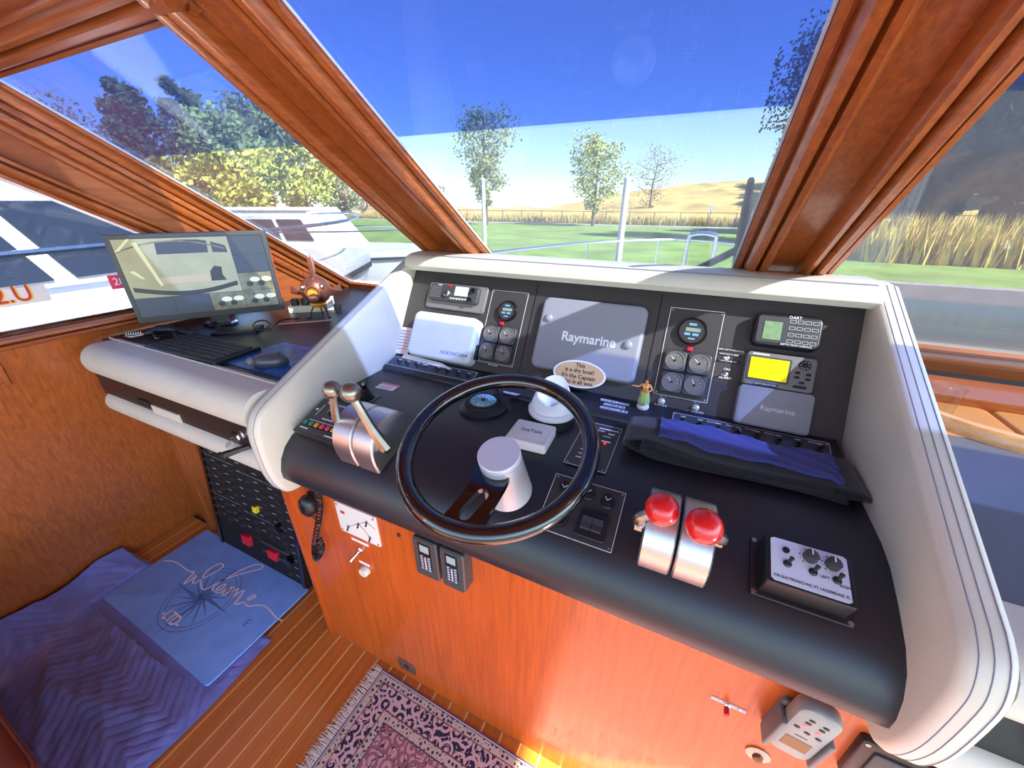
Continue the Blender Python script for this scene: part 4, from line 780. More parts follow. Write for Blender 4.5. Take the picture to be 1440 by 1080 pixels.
# alarm plate
q = [DASH.at(*p) for p in ((845, 599), (878, 604), (848, 664), (793, 649))]; w_ = .095; h_ = q[1][1] - q[2][1]; cx_, cy_2 = -.147, (q[1][1] + q[2][1]) / 2 - .004
t = thing('alarm_plate', 'thin black alarm plate with a red lamp behind the wheel rim', 'control plate', DASH.mat(cx_, cy_2, .0004)); MB().prism(rrect(w_, h_, .002, 1), 0, .0014).build('plate', PANEL_M, t, 0); outline(w_, h_, .0012, .0016, LINE, t); screws(t, [(sx * (w_ / 2 - .007), sy * (h_ / 2 - .007)) for sx in (-1, 1) for sy in (-1, 1)], z=.0014)
MB().sphere((.022, .012, .003), .0035, 10, 8).build('red_lamp', mat('lamp_red', S(230, 40, 50), .3, emit=.6), t)
for i in range(5): MB().lathe([(.0035, .0014), (.0025, .0035)], 10, (.005 - .012 * (i % 2), -.02 - .011 * i, 0)).build('indicator', LINE, t)
bars('print_marks', [(.018, .078, .05, .004), (.0, .066, .02, .004), (.028, .060, .016, .006), (.02, .045, .02, .003), (.022, .023, .022, .006), (-.02, -.012, .012, .003), (-.02, -.03, .014, .003), (-.02, -.048, .014, .003), (-.022, -.064, .014, .003)], TXT, t, .0016)
# wiper plate with knobs and rockers
q = [FRONT.at(*p) for p in ((783, 667), (882, 695), (857, 778), (753, 740))]; x0 = (q[0][0] + q[3][0]) / 2; x1 = (q[1][0] + q[2][0]) / 2; y1 = (q[0][1] + q[1][1]) / 2; y0 = (q[2][1] + q[3][1]) / 2; w_, h_ = x1 - x0, y1 - y0
t = thing('wiper_plate', 'black plate with wiper knobs and paired rocker switches under the wheel rim', 'control plate', FRONT.mat((x0 + x1) / 2, (y0 + y1) / 2, .0006)); L = lambda p, h=0.: tuple(a - b_ for a, b_ in zip(FRONT.at(*p, h), ((x0 + x1) / 2, (y0 + y1) / 2)))
MB().prism(rrect(w_, h_, .002, 1), -.004, .0014).build('plate', PANEL_M, t, 0); outline(w_, h_, .0012, .0016, LINE, t); screws(t, [(sx * (w_ / 2 - .006), sy * (h_ / 2 - .006)) for sx in (-1, 1) for sy in (-1, 1)], z=.0014)
for p in ((794, 684), (828, 690), (855, 702)):
    a = L(p, .02); k = MB().lathe([(.014, .0014), (.0145, .006), (.012, .008), (.0125, .02), (.0115, .022), (.0, .022)], 24, (a[0], a[1], 0)).build('knob', BLK, t); o = MB(); 
    for sx in (-1, 1): o.tube([(a[0] - .006 * sx, a[1] + .003, .0222), (a[0], a[1] - .004, .0222)], .0006, 4)
    o.build('wiper_mark', TXT, k, 0)
a = L((783, 724), .004); MB().lathe([(.026, .0014), (.026, .006), (.022, .008), (.020, .003)], 28, (a[0], a[1], 0)).build('round_socket', BLK, t)
a = L((832, 738), .010); rb = MB().prism(rrect(.058, .056, .003, 2, a[0], a[1]), .0014, .009, .002).build('rocker_frame', BLK, t)
for sx in (-1, 1): MB().loft([[(a[0] + sx * .0105 + ex, a[1] + yy, zz) for yy, zz in ((-.013, .009), (.013, .009), (.013, .014), (0, .012), (-.013, .018))] for ex in (-.0098, .0098)]).build('rocker', DGREY, rb, 0)
# box with white face plate
BT = [FRONT.at(*p, .05) for p in ((1077, 750), (1197, 781), (1208, 858), (1077, 816))]; x0 = (BT[0][0] + BT[3][0]) / 2; x1 = (BT[1][0] + BT[2][0]) / 2; y1 = (BT[0][1] + BT[1][1]) / 2; y0 = (BT[2][1] + BT[3][1]) / 2; w_, h_ = x1 - x0, y1 - y0
t = thing('speed_control_box', 'black flanged box with white face plate, knobs and toggles', 'control box', FRONT.mat((x0 + x1) / 2, (y0 + y1) / 2)); 
MB().prism(rrect(w_ + .022, h_ + .018, .003, 2), 0, .006, .002).build('flange', BLK, t); MB().prism(rrect(w_, h_, .004, 3), .006, .05, .003).build('case', BLK, t)
pl_ = [(-.44, .40), (-.40, .44), (.40, .44), (.44, .40), (.44, -.40), (.40, -.44), (-.40, -.44), (-.44, -.40)]
flat('face_plate', [(a * w_, b_ * h_) for a, b_ in reversed(pl_)], mat('brushed_white', S(222, 226, 236), .35, .2), t, .0495, .0014); screws(t, [(sx * (w_ / 2 + .006), sy * (h_ / 2 + .004)) for sx in (-1, 1) for sy in (-1, 1)], .004, .006)
for a, b_, r2 in ((.02, .22, .0105), (.27, .20, .0105)): k = MB().lathe([(r2, .051), (r2 * .95, .062), (r2 * .6, .064)], 10, (a * w_, b_ * h_, 0)).build('knob', DGREY, t); MB().box(a * w_, b_ * h_ + .004, .0645, .0015, .008, .001).build('pointer', TXT, k, 0)
for a, b_ in ((-.25, -.05), (.04, -.06), (.30, -.08)): k = MB().lathe([(.006, .051), (.006, .053), (.004, .055)], 12, (a * w_, b_ * h_, 0)).build('toggle', BLK, t); MB().tube([(a * w_, b_ * h_, .054), (a * w_ + .003, b_ * h_ + .005, .066)], [.002, .0034], 8).build('lever', BLK, k)
MB().lathe([(.005, .051), (.005, .054), (.003, .054)], 12, (-.26 * w_, .22 * h_, 0)).build('jack_socket', BLK, t)
text('VCR ELECTRONICS INC. FT. LAUDERDALE, FL', .0062, 0, -.34 * h_, .0512, TXTB, t, sx=.78); text('LEFT', .006, .17 * w_, -.09 * h_, .0512, TXTB, t); text('RIGHT', .006, .40 * w_, -.16 * h_, .0512, TXTB, t)
for a, b_ in ((.02, .22), (.27, .20)): o = marks(.0125, .0145, 225, -45, 11, .0511).build('dial_marks', TXTB, t, 0); o.location = (a * w_, b_ * h_, 0); o['kind'] = 'stuff'
# folded black cover with navy cloth
p0, p1 = Vector(DASH.at(884, 640)), Vector(DASH.at(1212, 706)); p0, p1 = Vector((-.085, .038)), Vector((.368, .045))
an = math.atan2(p1.y - p0.y, p1.x - p0.x); t = thing('folded_cover', 'folded black fabric cover with navy cloth lying on the dash', 'cloth', DASH.mat(p0.x, p0.y, .001, an)); LT = (p1 - p0).length
def ribbon(path, y0, y1, th, m, name, parent, wav=.0, ny=5):
    P = catmull([(a, 0, c) for a, c in path], 7); b = MB(); rows = []
    for i, p in enumerate(P):
        tt = (P[min(i + 1, len(P) - 1)] - P[max(i - 1, 0)]).normalized(); nn = Vector((-tt.z, 0, tt.x)); f0, f1 = [], []
        for k in range(ny + 1):
            yy = y0 + (y1 - y0) * k / ny + .006 * math.sin(i * .35 + k) * (1 if k in (0, ny) else 0); wv = wav * math.sin(i * .9 + k * 1.7)
            f0.append(tuple(p + nn * (th / 2 + wv) + Vector((0, yy, 0)))); f1.append(tuple(p + nn * (-th / 2 + wv) + Vector((0, yy, 0))))
        rows.append(f0 + f1[::-1])
    return b.loft(rows).build(name, m, parent, 60)
BF = mat('black_fabric', S(24, 24, 27), .9, bump=.4, bscale=500, sheen=.3); NV = mat('navy_cloth', S(52, 56, 128), .85, bump=.35, bscale=60, sheen=.2)
ribbon([(LT * .96, .005), (LT * .6, .006), (.10, .007), (.03, .012), (.004, .028), (.022, .044), (.08, .044), (LT * .4, .034), (LT * .75, .030), (LT * .98, .034), (LT * 1.01, .022), (LT * .96, .015), (LT * .7, .014), (.12, .016), (.055, .018), (.045, .026), (.06, .032), (.12, .030), (LT * .6, .024), (LT * .9, .023)], -.055, .055, .006, BF, 'folded_fabric', t)
ribbon([(.075, .052), (.12, .055), (.2, .048), (.28, .044), (LT * .85, .043), (LT * .93, .040)], -.035, .052, .007, NV, 'navy_cloth', t, .0028, 9)

# ------------------------------------------------------------------ things on the cabinet front
def onf(u, v, h=0.): return CAB.at(u, v, h)
# microphone
x, y = onf(432, 712, .03); t = thing('microphone', 'black handheld radio microphone with coiled cord on the cabinet', 'microphone', CAB.mat(x, y))
MB().loft([[(a * k, b_ * k, z) for a, b_ in circ(.028, 24, ry=.038)] for k, z in ((.7, .012), (.95, .018), (1., .028), (.92, .038), (.7, .044), (.3, .046))]).build('mic_body', BLK, t); MB().box(0, .015, .006, .03, .035, .012).build('hang_clip', BLKM, t)
for i in range(5): MB().box(-.002, -.018 + .009 * i, .0445, .032 - abs(i - 2) * .005, .003, .003).build('grille_slot', DGREY, t, 0)
pth = [(u, v) for u, v in ((446, 690), (449, 715), (446, 740), (442, 765), (442, 780), (450, 782), (456, 768), (452, 755))]; P = catmull([(CAB.at(u, v, .02)[0] - x, CAB.at(u, v, .02)[1] - y, .018 + (.012 if i > 4 else 0)) for i, (u, v) in enumerate(pth)], 30)
hel = []; 
for i, p in enumerate(P):
    tt = (P[min(i + 1, len(P) - 1)] - P[max(i - 1, 0)]).normalized(); e1_ = tt.cross(Vector((0, 0, 1))).normalized(); e2_ = tt.cross(e1_); a = i * 1.15; hel.append(p + (e1_ * math.cos(a) + e2_ * math.sin(a)) * .0085)
MB().tube(hel, .0024, 5).build('coiled_cord', BLK, t); MB().tube(catmull([(.0, -.036, .026), (.006, -.06, .02), (.016, -.085, .018)], 5), .003, 6).build('lead', BLK, t)
# white switch diagram plate
x, y, w_, h_ = CAB.rect([(475, 705), (530, 728), (535, 765), (478, 745)]); t = thing('diagram_plate', 'white plastic plate with tank diagram and red mark on the cabinet', 'plate', CAB.mat(x, y)); MB().prism(rrect(w_, h_, .005, 3), 0, .004, .001).build('plate', mat('plate_white', S(222, 216, 206), .4), t); screws(t, [(sx * (w_ / 2 - .008), sy * (h_ / 2 - .008)) for sx in (-1, 1) for sy in (-1, 1)], .0035, .004)
MB().box(-w_ * .33, h_ * .22, .0045, .016, .009, .0008).build('red_mark', REDP, t, 0)
for a, b_ in ((-.25, -.22), (.05, .05), (.28, .24), (.28, -.28)): k = MB().lathe([(.0045, .004), (.0045, .007)], 10, (a * w_, b_ * h_, 0)).build('toggle', SATIN, t); MB().tube([(a * w_, b_ * h_, .006), (a * w_ + .004, b_ * h_ - .006, .015)], [.0018, .0026], 6).build('lever', BLK, k)
b = MB(); 
for a0, a1 in (((-.25, -.22), (.05, .05)), ((.05, .05), (.28, -.28)), ((.28, .24), (.45, .1)), ((.05, .05), (.28, .24))): b.tube([(a0[0] * w_, a0[1] * h_, .0043), (a1[0] * w_, a1[1] * h_, .0043)], .0006, 4)
o = b.build('diagram_lines', TXTB, t, 0); o['kind'] = 'stuff'
for px, lb, l2, kind in (((504, 776), 'chrome toggle switch under its own white tape on the cabinet', (507, 764), 0), ((512, 804), 'round white push button under white tape on the cabinet', (513, 794), 1)):
    x, y = onf(*px, .008); t = thing('toggle_switch' if kind == 0 else 'push_button', lb, 'switch', CAB.mat(x, y)); a = onf(*l2)
    MB().box(a[0] - x, a[1] - y + .006, .0006, .066 if kind == 0 else .042, .009, .0012).build('tape', WHT, t, 0)
    if kind == 0: MB().lathe([(.011, 0), (.011, .003), (.007, .006), (.007, .01)], 16).build('collar', CHROME, t); MB().tube([(0, 0, .008), (-.006, -.008, .03), (-.008, -.012, .036)], [.004, .0065, .007], 10).build('lever', CHROME, t)
    else: MB().lathe([(.017, 0), (.0165, .012), (.014, .016), (.0, .016)], 24).build('button', mat('ivory_button', S(214, 204, 188), .4), t)
x, y = onf(561, 752); t = thing('hole_mark', 'dark bolt alone on the teak cabinet front', 'hollow', CAB.mat(x, y)); MB().lathe([(.007, 0), (.006, .003), (.003, .004)], 8).build('head', mat('dark_hole', S(60, 36, 22), .6), t)  # raised dark button stands for a hole; its darkness is painted
for i, (px, lb) in enumerate((([(587, 753), (620, 765), (617, 812), (585, 800)], 'slanted black trim gauge on the cabinet next to the diagram plate'), ([(624, 768), (657, 780), (654, 828), (622, 817)], 'slanted black trim gauge on the cabinet below the wheel rim'))):
    x, y, w_, h_ = CAB.rect(px, .028); w_ = min(w_, .075); t = thing('trim_gauge', lb, 'gauge', CAB.mat(x, y)); b = MB(); hp = rrect(w_, h_, .006, 3)
    b.loft([[(a, b_, 0) for a, b_ in hp], [(a, b_, .034) for a, b_ in hp], [(a * .93, b_ * .95, .038) for a, b_ in hp]]).build('case', DGREY, t, 30)
    f = MB().box(0, .012, .0382, w_ * .52, h_ * .66, .0012).build('face', BLKG, t, 0); MB().box(0, .012 + h_ * .20, .0392, w_ * .36, h_ * .18, .0012).build('display', mat('pale_lcd', S(150, 170, 170), .3), t, 0)
    for k in (-1, 1):
        for j in range(6): MB().box(k * w_ * .15, -.032 + j * .0085, .0392, w_ * .10, .0045, .0012).build('segment', mat('pale_blue_segment', S(150, 190, 216), .4), t, 0)
    MB().box(0, -.012, .0392, w_ * .07, h_ * .34, .0012).build('scale_bar', mat('pink_scale', S(206, 160, 150), .5), t, 0); b = [o for o in t.children if o.name.startswith(('face', 'display', 'segment', 'scale_bar'))]
# floor level catch plate
x, y = onf(572, 937, .003); t = thing('catch_plate', 'small square metal catch plate low on the cabinet near the rug', 'catch', CAB.mat(x, y)); flat('plate', rrect(.075, .055, .003, 2), SATIN, t, 0, .004, [circ(.012, 14)]); MB().lathe([(.011, 0), (.009, .002), (.003, .0025)], 14).build('latch', BLKM, t); screws(t, [(sx * .031, sy * .021) for sx in (-1, 1) for sy in (-1, 1)], .003, .004)
# computer power switch
x, y = onf(1023, 998, .01); t = thing('power_switch', 'small red power switch below its white label tape', 'switch', CAB.mat(x, y)); a = onf(1024, 990); MB().box(a[0] - x, a[1] - y, .0008, .062, .008, .0016).build('tape', WHT, t, 0); text('COMPUTER POWER ON', .0058, a[0] - x, a[1] - y, .0018, TXTB, t)
MB().lathe([(.006, 0), (.006, .004), (.004, .006)], 14).build('collar', CHROME, t); MB().prism(rrect(.009, .012, .003, 3, -.001, -.004), .006, .02, .002).build('red_cap', REDP, t)
# remote handset in holder
x, y = onf(1132, 1030, .05); t = thing('remote_handset', 'grey remote handset with red lit keys in its wall holder', 'remote', CAB.mat(x + .010, y - .030, 0, -.12) @ Matrix.Scale(.86, 4)); 
HG = mat('handset_grey', S(150, 148, 142), .45, bump=.1, bscale=700)
hp = rrect(.074, .17, .022, 5); MB().loft([[(a * k, b_ * k2, z) for a, b_ in hp] for k, k2, z in ((.9, .96, .012), (1, 1, .018), (1, 1, .036), (.94, .97, .043), (.85, .93, .045))]).build('handset', HG, t, 40)
MB().prism(rrect(.086, .12, .008, 3, 0, -.03), 0, .012, .002).build('holder_back', MGREY, t); [MB().prism(rrect(.009, .10, .003, 2, sx * .042, -.035), .012, .05, .003).build('holder_side', MGREY, t) for sx in (-1, 1)]
for a, b_, m_ in ((-.01, .056, BLK), (.014, .054, BLK), (-.012, .044, BLK), (.012, .042, BLK), (-.014, .033, 0), (.011, .029, 0), (-.022, .020, BLK), (-.002, .014, BLK), (.018, .012, BLK)):
    MB().loft([[(a + u_ * k, b_ + v_ * k, z) for u_, v_ in circ(.0058, 14, ry=.0034)] for k, z in ((1, .0448), (.8, .0468))]).build('key', m_ or mat('lit_red_key', S(236, 90, 96), .4, emit=.8), t)
MB().box(-.002, -.036, .0452, .046, .034, .0014).build('display', mat('amber_display', S(120, 84, 40), .25), t, 0); bars('print_lines', [(-.004, -.006, .022, .0015)], TXTB, t, .0456)
# key lock
x, y = onf(1066, 1063, .004); t = thing('key_lock', 'round keyhole escutcheon with a key cover near the handset', 'lock', CAB.mat(x, y)); MB().lathe([(.022, 0), (.022, .003), (.017, .005)], 24).build('escutcheon', SATIN, t); MB().loft([[(a, b_ - .004, z) for a, b_ in circ(.010 * k, 14, ry=.014 * k)] for k, z in ((1, .005), (.8, .010), (.3, .012))]).build('keyhole_cover', mat('aged_brass', S(110, 84, 60), .45, .8), t)
x, y = onf(1262, 1062, .012); t = thing('electrical_box', 'black plastic box low on the cabinet under the white cheek', 'box', CAB.mat(x + .03, y - .055)); MB().prism(rrect(.15, .12, .006, 3), 0, .014, .003).build('case', BLK, t); MB().prism(rrect(.11, .08, .004, 2), .014, .018, .002).build('face', DGREY, t); screws(t, [(sx * .067, sy * .052) for sx in (-1, 1) for sy in (-1, 1)], .004, .014)
# ------------------------------------------------------------------ breaker panel under the desk
SWP = Frame((0, .625, 0), (1, 0, 0), (0, .13, 1)); BL_ = SWP.at(310, 752); BR_ = SWP.at(431, 818); x0, x1 = BL_[0], BR_[0]; z0, z1 = .012, .80
bp_ = thing('breaker_panel', 'tall black breaker panel with rows of small switches under the desk', 'breaker panel', SWP.mat((x0 + x1) / 2, z0)); W_ = x1 - x0; H_ = z1 - z0
MB().box(0, H_ / 2, -.012, W_, H_, .024).build('board', BLKM, bp_, 0)
for sx in (-1, 1): MB().box(sx * (W_ / 2 - .012), H_ / 2, .003, .02, H_, .008).build('edge_rail', BLKG, bp_, 0)
bm = None; lm_ = []; PG = mat('breaker_grey', S(48, 46, 48), .4)
for g in range(2):
    for c in range(3):
        for r in range(17):
            if g == 0 and r < 3 or g == 1 and r < 4 and c < 2: continue
            bx = -W_ / 2 + .05 + g * (W_ * .48) + c * (W_ * .15); by = .075 + r * .0415 + (.0 if g == 0 else -.02)
            if by > H_ - .03: continue
            if bm is None: o = MB().add([(-.014, -.007, 0), (.014, -.007, 0), (.014, .007, 0), (-.014, .007, 0), (-.014, -.004, .012), (.014, -.004, .012), (.014, .001, .012), (-.014, .001, .012)], [(3, 2, 1, 0), (4, 5, 6, 7), (0, 1, 5, 4), (1, 2, 6, 5), (2, 3, 7, 6), (3, 0, 4, 7)]).build('breaker_switch', PG, bp_, 0); bm = o.data
            else: o = link_mesh('breaker_switch', bm, bp_)
            o.location = (bx, by, .0005); lm_.append((bx + .032, by, .024, .004)); 
            if r % 5 == 0 and c == 0: lm_.append((bx + .06, by + .02, W_ * .42, .0015))
bars('print_labels', lm_, mat('faded_print', S(150, 146, 144), .6), bp_, .0006)
for px, cm, s_ in (((346, 760), REDP, (.055, .05)), ((383, 781), REDP, (.06, .045)), ((358, 717), mat('yellow_tag', S(226, 204, 30), .5), (.026, .03))):
    a = SWP.at(*px, .012); MB().prism(rrect(s_[0], s_[1], .003, 2, a[0] - (x0 + x1) / 2, a[1] - z0), .0, .016, .002).build('coloured_guard', cm, bp_)
for px in ((388, 745), (404, 790)): a = SWP.at(*px, .02); MB().lathe([(.022, 0), (.02, .02), (.012, .024)], 18, (a[0] - (x0 + x1) / 2, a[1] - z0, 0)).build('rotary_knob', BLKG, bp_)
for py in (.11, .16): MB().box(W_ * .22, py, .004, W_ * .30, .012, .008).build('guard_bar', DGREY, bp_, 0)

# ------------------------------------------------------------------ floor things: quilt, mat, rug, seat
yE_SEAT = sum(on_axis(*p, 2, .42).y for p in ((0, 1003), (38, 1080))) / 2      # front edge of the leather seat
NAVY = mat('navy_quilt', S(106, 108, 172), .9, bump=1., bscale=45, sheen=.4, var=.15, vscale=14)
def fold(x, y):
    z = .010 + .006 * math.sin(5 * x + 3 * y) * math.sin(7 * y - 2 * x + 1)
    for (ax, ay, dx, dy, amp, w_) in ((-1.95, .05, .94, -.34, .018, .035), (-1.75, -.02, .97, .25, .015, .03), (-1.6, .15, .8, .6, .010, .03), (-1.55, -.12, .98, -.2, .014, .03), (-2.0, .24, .98, -.15, .02, .04)):
        t_ = (x - ax) * dx + (y - ay) * dy; d_ = -(x - ax) * dy + (y - ay) * dx
        if -.1 < t_ < .45: z += amp * math.exp(-(d_ / w_) ** 2) * math.sin(math.pi * (t_ + .1) / .55)
    z += .007 * (math.sin(23 * x + 9 * math.sin(7 * y)) * math.sin(19 * y + 6 * math.sin(5 * x))) ** 2
    wv = max(0, -x - 1.98); z += .55 * wv ** 1.4 * (1 + .25 * math.sin(18 * y + 2)) 
    ch = abs(((x * 1.0 + abs(((y * 4.5) % 1) - .5) * .22) * 26) % 1 - .5) * 2; z += .0035 * (1 - ch ** 5) if wv < .3 else 0
    return z
b = MB(); nx, ny = 190, 130; xq0, xq1, yq0, yq1 = -2.19, -1.225, yE_SEAT - .028, .41
for j in range(ny):
    for i in range(nx):
        fx, fy = i / (nx - 1), j / (ny - 1); x = xq0 + (xq1 - xq0) * fx; y = yq0 + (yq1 - yq0) * fy + .012 * math.sin(9 * x); x += .008 * math.sin(11 * y) * fx
        ed = min(1, min(1 - fx, fy, 1 - fy) * 22); z = .002 + fold(x, y) * (.25 + .75 * ed)
        if -2.08 < x < -1.24 and y > .19: z = min(z, .014 + max(0, .205 - y) * .3 if x > -2.05 else z)
        b.v.append((x, y, z))
b.f = [(j * nx + i, j * nx + i + 1, (j + 1) * nx + i + 1, (j + 1) * nx + i) for j in range(ny - 1) for i in range(nx - 1)]
qo = b.build('quilted_blanket', NAVY, None, 80); tag(qo, 'rumpled navy quilted blanket spread on the floor by the teak wall', 'blanket')
# welcome mat
mc = (-1.659, .427); ma = math.atan2(.632 - .636, 2.01 - 1.25) * -1; MT = Frame((mc[0], mc[1], .0165), (math.cos(-.012), math.sin(-.012), 0), (math.sin(.012), math.cos(.012), 0))
t = thing('welcome_mat', 'blue welcome mat with compass rose lying on the navy quilt', 'mat', MT.mat(0, 0)); MATB = mat('mat_blue', S(124, 160, 222), .9, spec=.1, bump=.2, bscale=600, var=.08, vscale=12)
MB().prism(rrect(.765, .412, .012, 4), 0, .006, .001).build('mat_body', MATB, t)
DKP = mat('mat_dark_print', S(86, 114, 170), .85); C0 = MT.at(284, 842); RR = .145
MP = lambda X, Y: MT.at(140 + X / 4.5, 740 + Y / 4.5)
for r_ in (RR, RR * .88): flat('ring', circ(r_, 60, C0[0], C0[1]), DKP, t, .0061, .0003, [circ(r_ - .003, 60, C0[0], C0[1])])
for k in range(16):
    a = k * math.pi / 8 + .03; L_ = RR * (1.25 if k % 4 == 0 else 1.05 if k % 2 == 0 else .8); w_ = .02 if k % 4 == 0 else .012
    flat('star_ray', [(C0[0] + L_ * math.cos(a), C0[1] + L_ * math.sin(a)), (C0[0] - w_ * math.sin(a), C0[1] + w_ * math.cos(a)), (C0[0], C0[1])], DKP, t, .0062 + .0001 * (k % 3), .0003)
e = MP(935, 620); text('E', .04, e[0], e[1], .0064, DKP, t)
CRM = mat('mat_white_print', S(228, 214, 220), .8)
strokes = [[(408, 228), (460, 226), (505, 245), (545, 275), (575, 293), (603, 295), (582, 320), (556, 348), (538, 370), (560, 362), (600, 330), (626, 305), (608, 335), (592, 360), (606, 368), (640, 345), (700, 315), (755, 285), (786, 258), (775, 243), (740, 252), (690, 285), (655, 330), (645, 375), (655, 403), (690, 400), (760, 360), (860, 320), (960, 292), (1025, 275), (1034, 258), (1010, 248), (950, 262), (860, 305), (775, 355), (725, 392), (720, 412), (745, 415), (785, 395), (803, 373), (775, 383), (740, 408), (737, 425), (765, 425), (800, 405), (830, 382), (812, 400), (780, 432), (792, 442), (826, 415), (842, 390), (830, 395), (828, 412), (855, 405)],
           [(862, 388), (838, 420), (808, 452), (845, 420), (882, 400), (868, 425), (840, 465), (880, 430), (918, 412), (902, 440), (864, 490), (866, 500), (900, 492), (950, 472), (988, 452), (984, 442), (955, 455), (930, 480), (928, 503), (955, 512), (1010, 505), (1055, 516), (1090, 548), (1120, 585), (1160, 606)]]
for s_ in strokes:
    P = catmull([(*MP(*p), 0) for p in s_], 5); b = MB(); n = len(P)
    L_, R2 = [], []
    for i, p in enumerate(P):
        tt = (P[min(i + 1, n - 1)] - P[max(i - 1, 0)]); tt = tt.normalized() if tt.length > 1e-9 else Vector((1, 0, 0)); w_ = .0024 + .0016 * abs(tt.y); L_.append((p.x - tt.y * w_, p.y + tt.x * w_, .0068)); R2.append((p.x + tt.y * w_, p.y - tt.x * w_, .0068))
    b.v = L_ + R2; b.f = [(i, i + 1, n + i + 1, n + i) for i in range(n - 1)]; b.build('script_lettering', CRM, t, 0)
e = MP(460, 588); text('-LTD-', .056, e[0], e[1], .0068, CRM, t, bold=.001, sx=.85, rot=-.02)
# rug
RG = mat('rug_pile', S(120, 90, 100), .95); m = RG; n = m.node_tree.nodes; l = m.node_tree.links; p_ = n['Principled BSDF']
tc = [k for k in n if k.type == 'TEX_COORD'][0]; sp_ = n.new('ShaderNodeSeparateXYZ'); l.new(tc.outputs['Object'], sp_.inputs[0]); RWX, RHY = .80, .44
def mth(op, a, b_=None, c=None):
    k = n.new('ShaderNodeMath'); k.operation = op
    for i, q in enumerate((a, b_, c)):
        if q is None: continue
        if isinstance(q, (int, float)): k.inputs[i].default_value = q
        else: l.new(q, k.inputs[i])
    return k.outputs[0]
ex_ = mth('SUBTRACT', RWX, mth('ABSOLUTE', sp_.outputs[0])); ey_ = mth('SUBTRACT', RHY, mth('ABSOLUTE', sp_.outputs[1])); ed_ = mth('MINIMUM', ex_, ey_)
cr_ = n.new('ShaderNodeValToRGB'); cr_.color_ramp.interpolation = 'CONSTANT'; l.new(mth('MULTIPLY', ed_, 4.0), cr_.inputs[0])
bands = [(0, S(64, 62, 110)), (.014, S(206, 186, 158)), (.028, S(60, 52, 84)), (.036, S(196, 176, 152)), (.115, S(120, 60, 66)), (.13, S(44, 38, 62)), (.36, S(120, 60, 66)), (.375, S(196, 172, 150)), (.47, S(70, 56, 84)), (.485, S(196, 150, 142))]
el = cr_.color_ramp.elements
while len(el) > 1: el.remove(el[-1])
el[0].position = 0; el[0].color = bands[0][1]
for q, c in bands[1:]: e = el.new(q); e.color = c
def motif(scale, w0, w1, ca, seedv):
    v = n.new('ShaderNodeTexVoronoi'); v.inputs['Scale'].default_value = scale; l.new(tc.outputs['Object'], v.inputs['Vector']); v.inputs['Randomness'].default_value = .55
    s = mth('SINE', mth('MULTIPLY', v.outputs['Distance'], seedv)); return mth('GREATER_THAN', s, w0)
mo = motif(26, .15, 0, 0, 15.); mo2 = motif(70, .2, 0, 0, 9.); wv = n.new('ShaderNodeTexNoise'); wv.inputs['Scale'].default_value = 42; wv.inputs['Detail'].default_value = 1; l.new(tc.outputs['Object'], wv.inputs['Vector']); vine = mth('LESS_THAN', mth('ABSOLUTE', mth('SUBTRACT', wv.outputs[0], .5)), .028)
inb = mth('MULTIPLY', mth('GREATER_THAN', ed_, .032), mth('LESS_THAN', ed_, .09)); sm_ = mth('MULTIPLY', mth('GREATER_THAN', ed_, .009), mth('LESS_THAN', ed_, .029)); sm2 = mth('MULTIPLY', mth('GREATER_THAN', ed_, .094), mth('LESS_THAN', ed_, .118)); fld = mth('GREATER_THAN', ed_, .121)
def mixc(fac, col, prev):
    x = n.new('ShaderNodeMix'); x.data_type = 'RGBA'; l.new(fac, x.inputs['Factor']); l.new(prev, x.inputs['A']); x.inputs['B'].default_value = col; return x.outputs['Result']
c_ = cr_.outputs[0]; c_ = mixc(mth('MULTIPLY', inb, mth('MAXIMUM', mo, vine)), S(206, 168, 158), c_); c_ = mixc(mth('MULTIPLY', mth('MAXIMUM', sm_, sm2), mo2), S(60, 48, 70), c_); c_ = mixc(mth('MULTIPLY', fld, vine), S(64, 46, 66), c_); c_ = mixc(mth('MULTIPLY', fld, mo), S(150, 92, 98), c_)
l.new(c_, p_.inputs['Base Color'])
r0 = FLOOR.at(533, 945); t = thing('persian_rug', 'patterned persian rug with dark floral border and pale fringe', 'rug', Matrix.Translation((r0[0] + RWX, r0[1] - RHY - .004, 0)) @ Matrix.Rotation(-.02, 4, 'Z'))
MB().box(0, 0, .003, 2 * RWX, 2 * RHY, .006).build('pile', RG, t, 0); b = MB()
for i in range(420):
    y = -RHY + 2 * RHY * (i + .5) / 420 + random.uniform(-.001, .001); L_ = random.uniform(.035, .055); dy = random.uniform(-.012, .012); w_ = .0012
    b.add([(-RWX, y - w_, .005), (-RWX, y + w_, .005), (-RWX - L_ * .5, y + w_ + dy * .3, .004 + random.random() * .003), (-RWX - L_ * .5, y - w_ + dy * .3, .004), (-RWX - L_, y + dy, .002)], [(0, 1, 2, 3), (3, 2, 4)])
o = b.build('fringe', mat('fringe_cotton', S(216, 200, 176), .9), t, 0); o['kind'] = 'stuff'
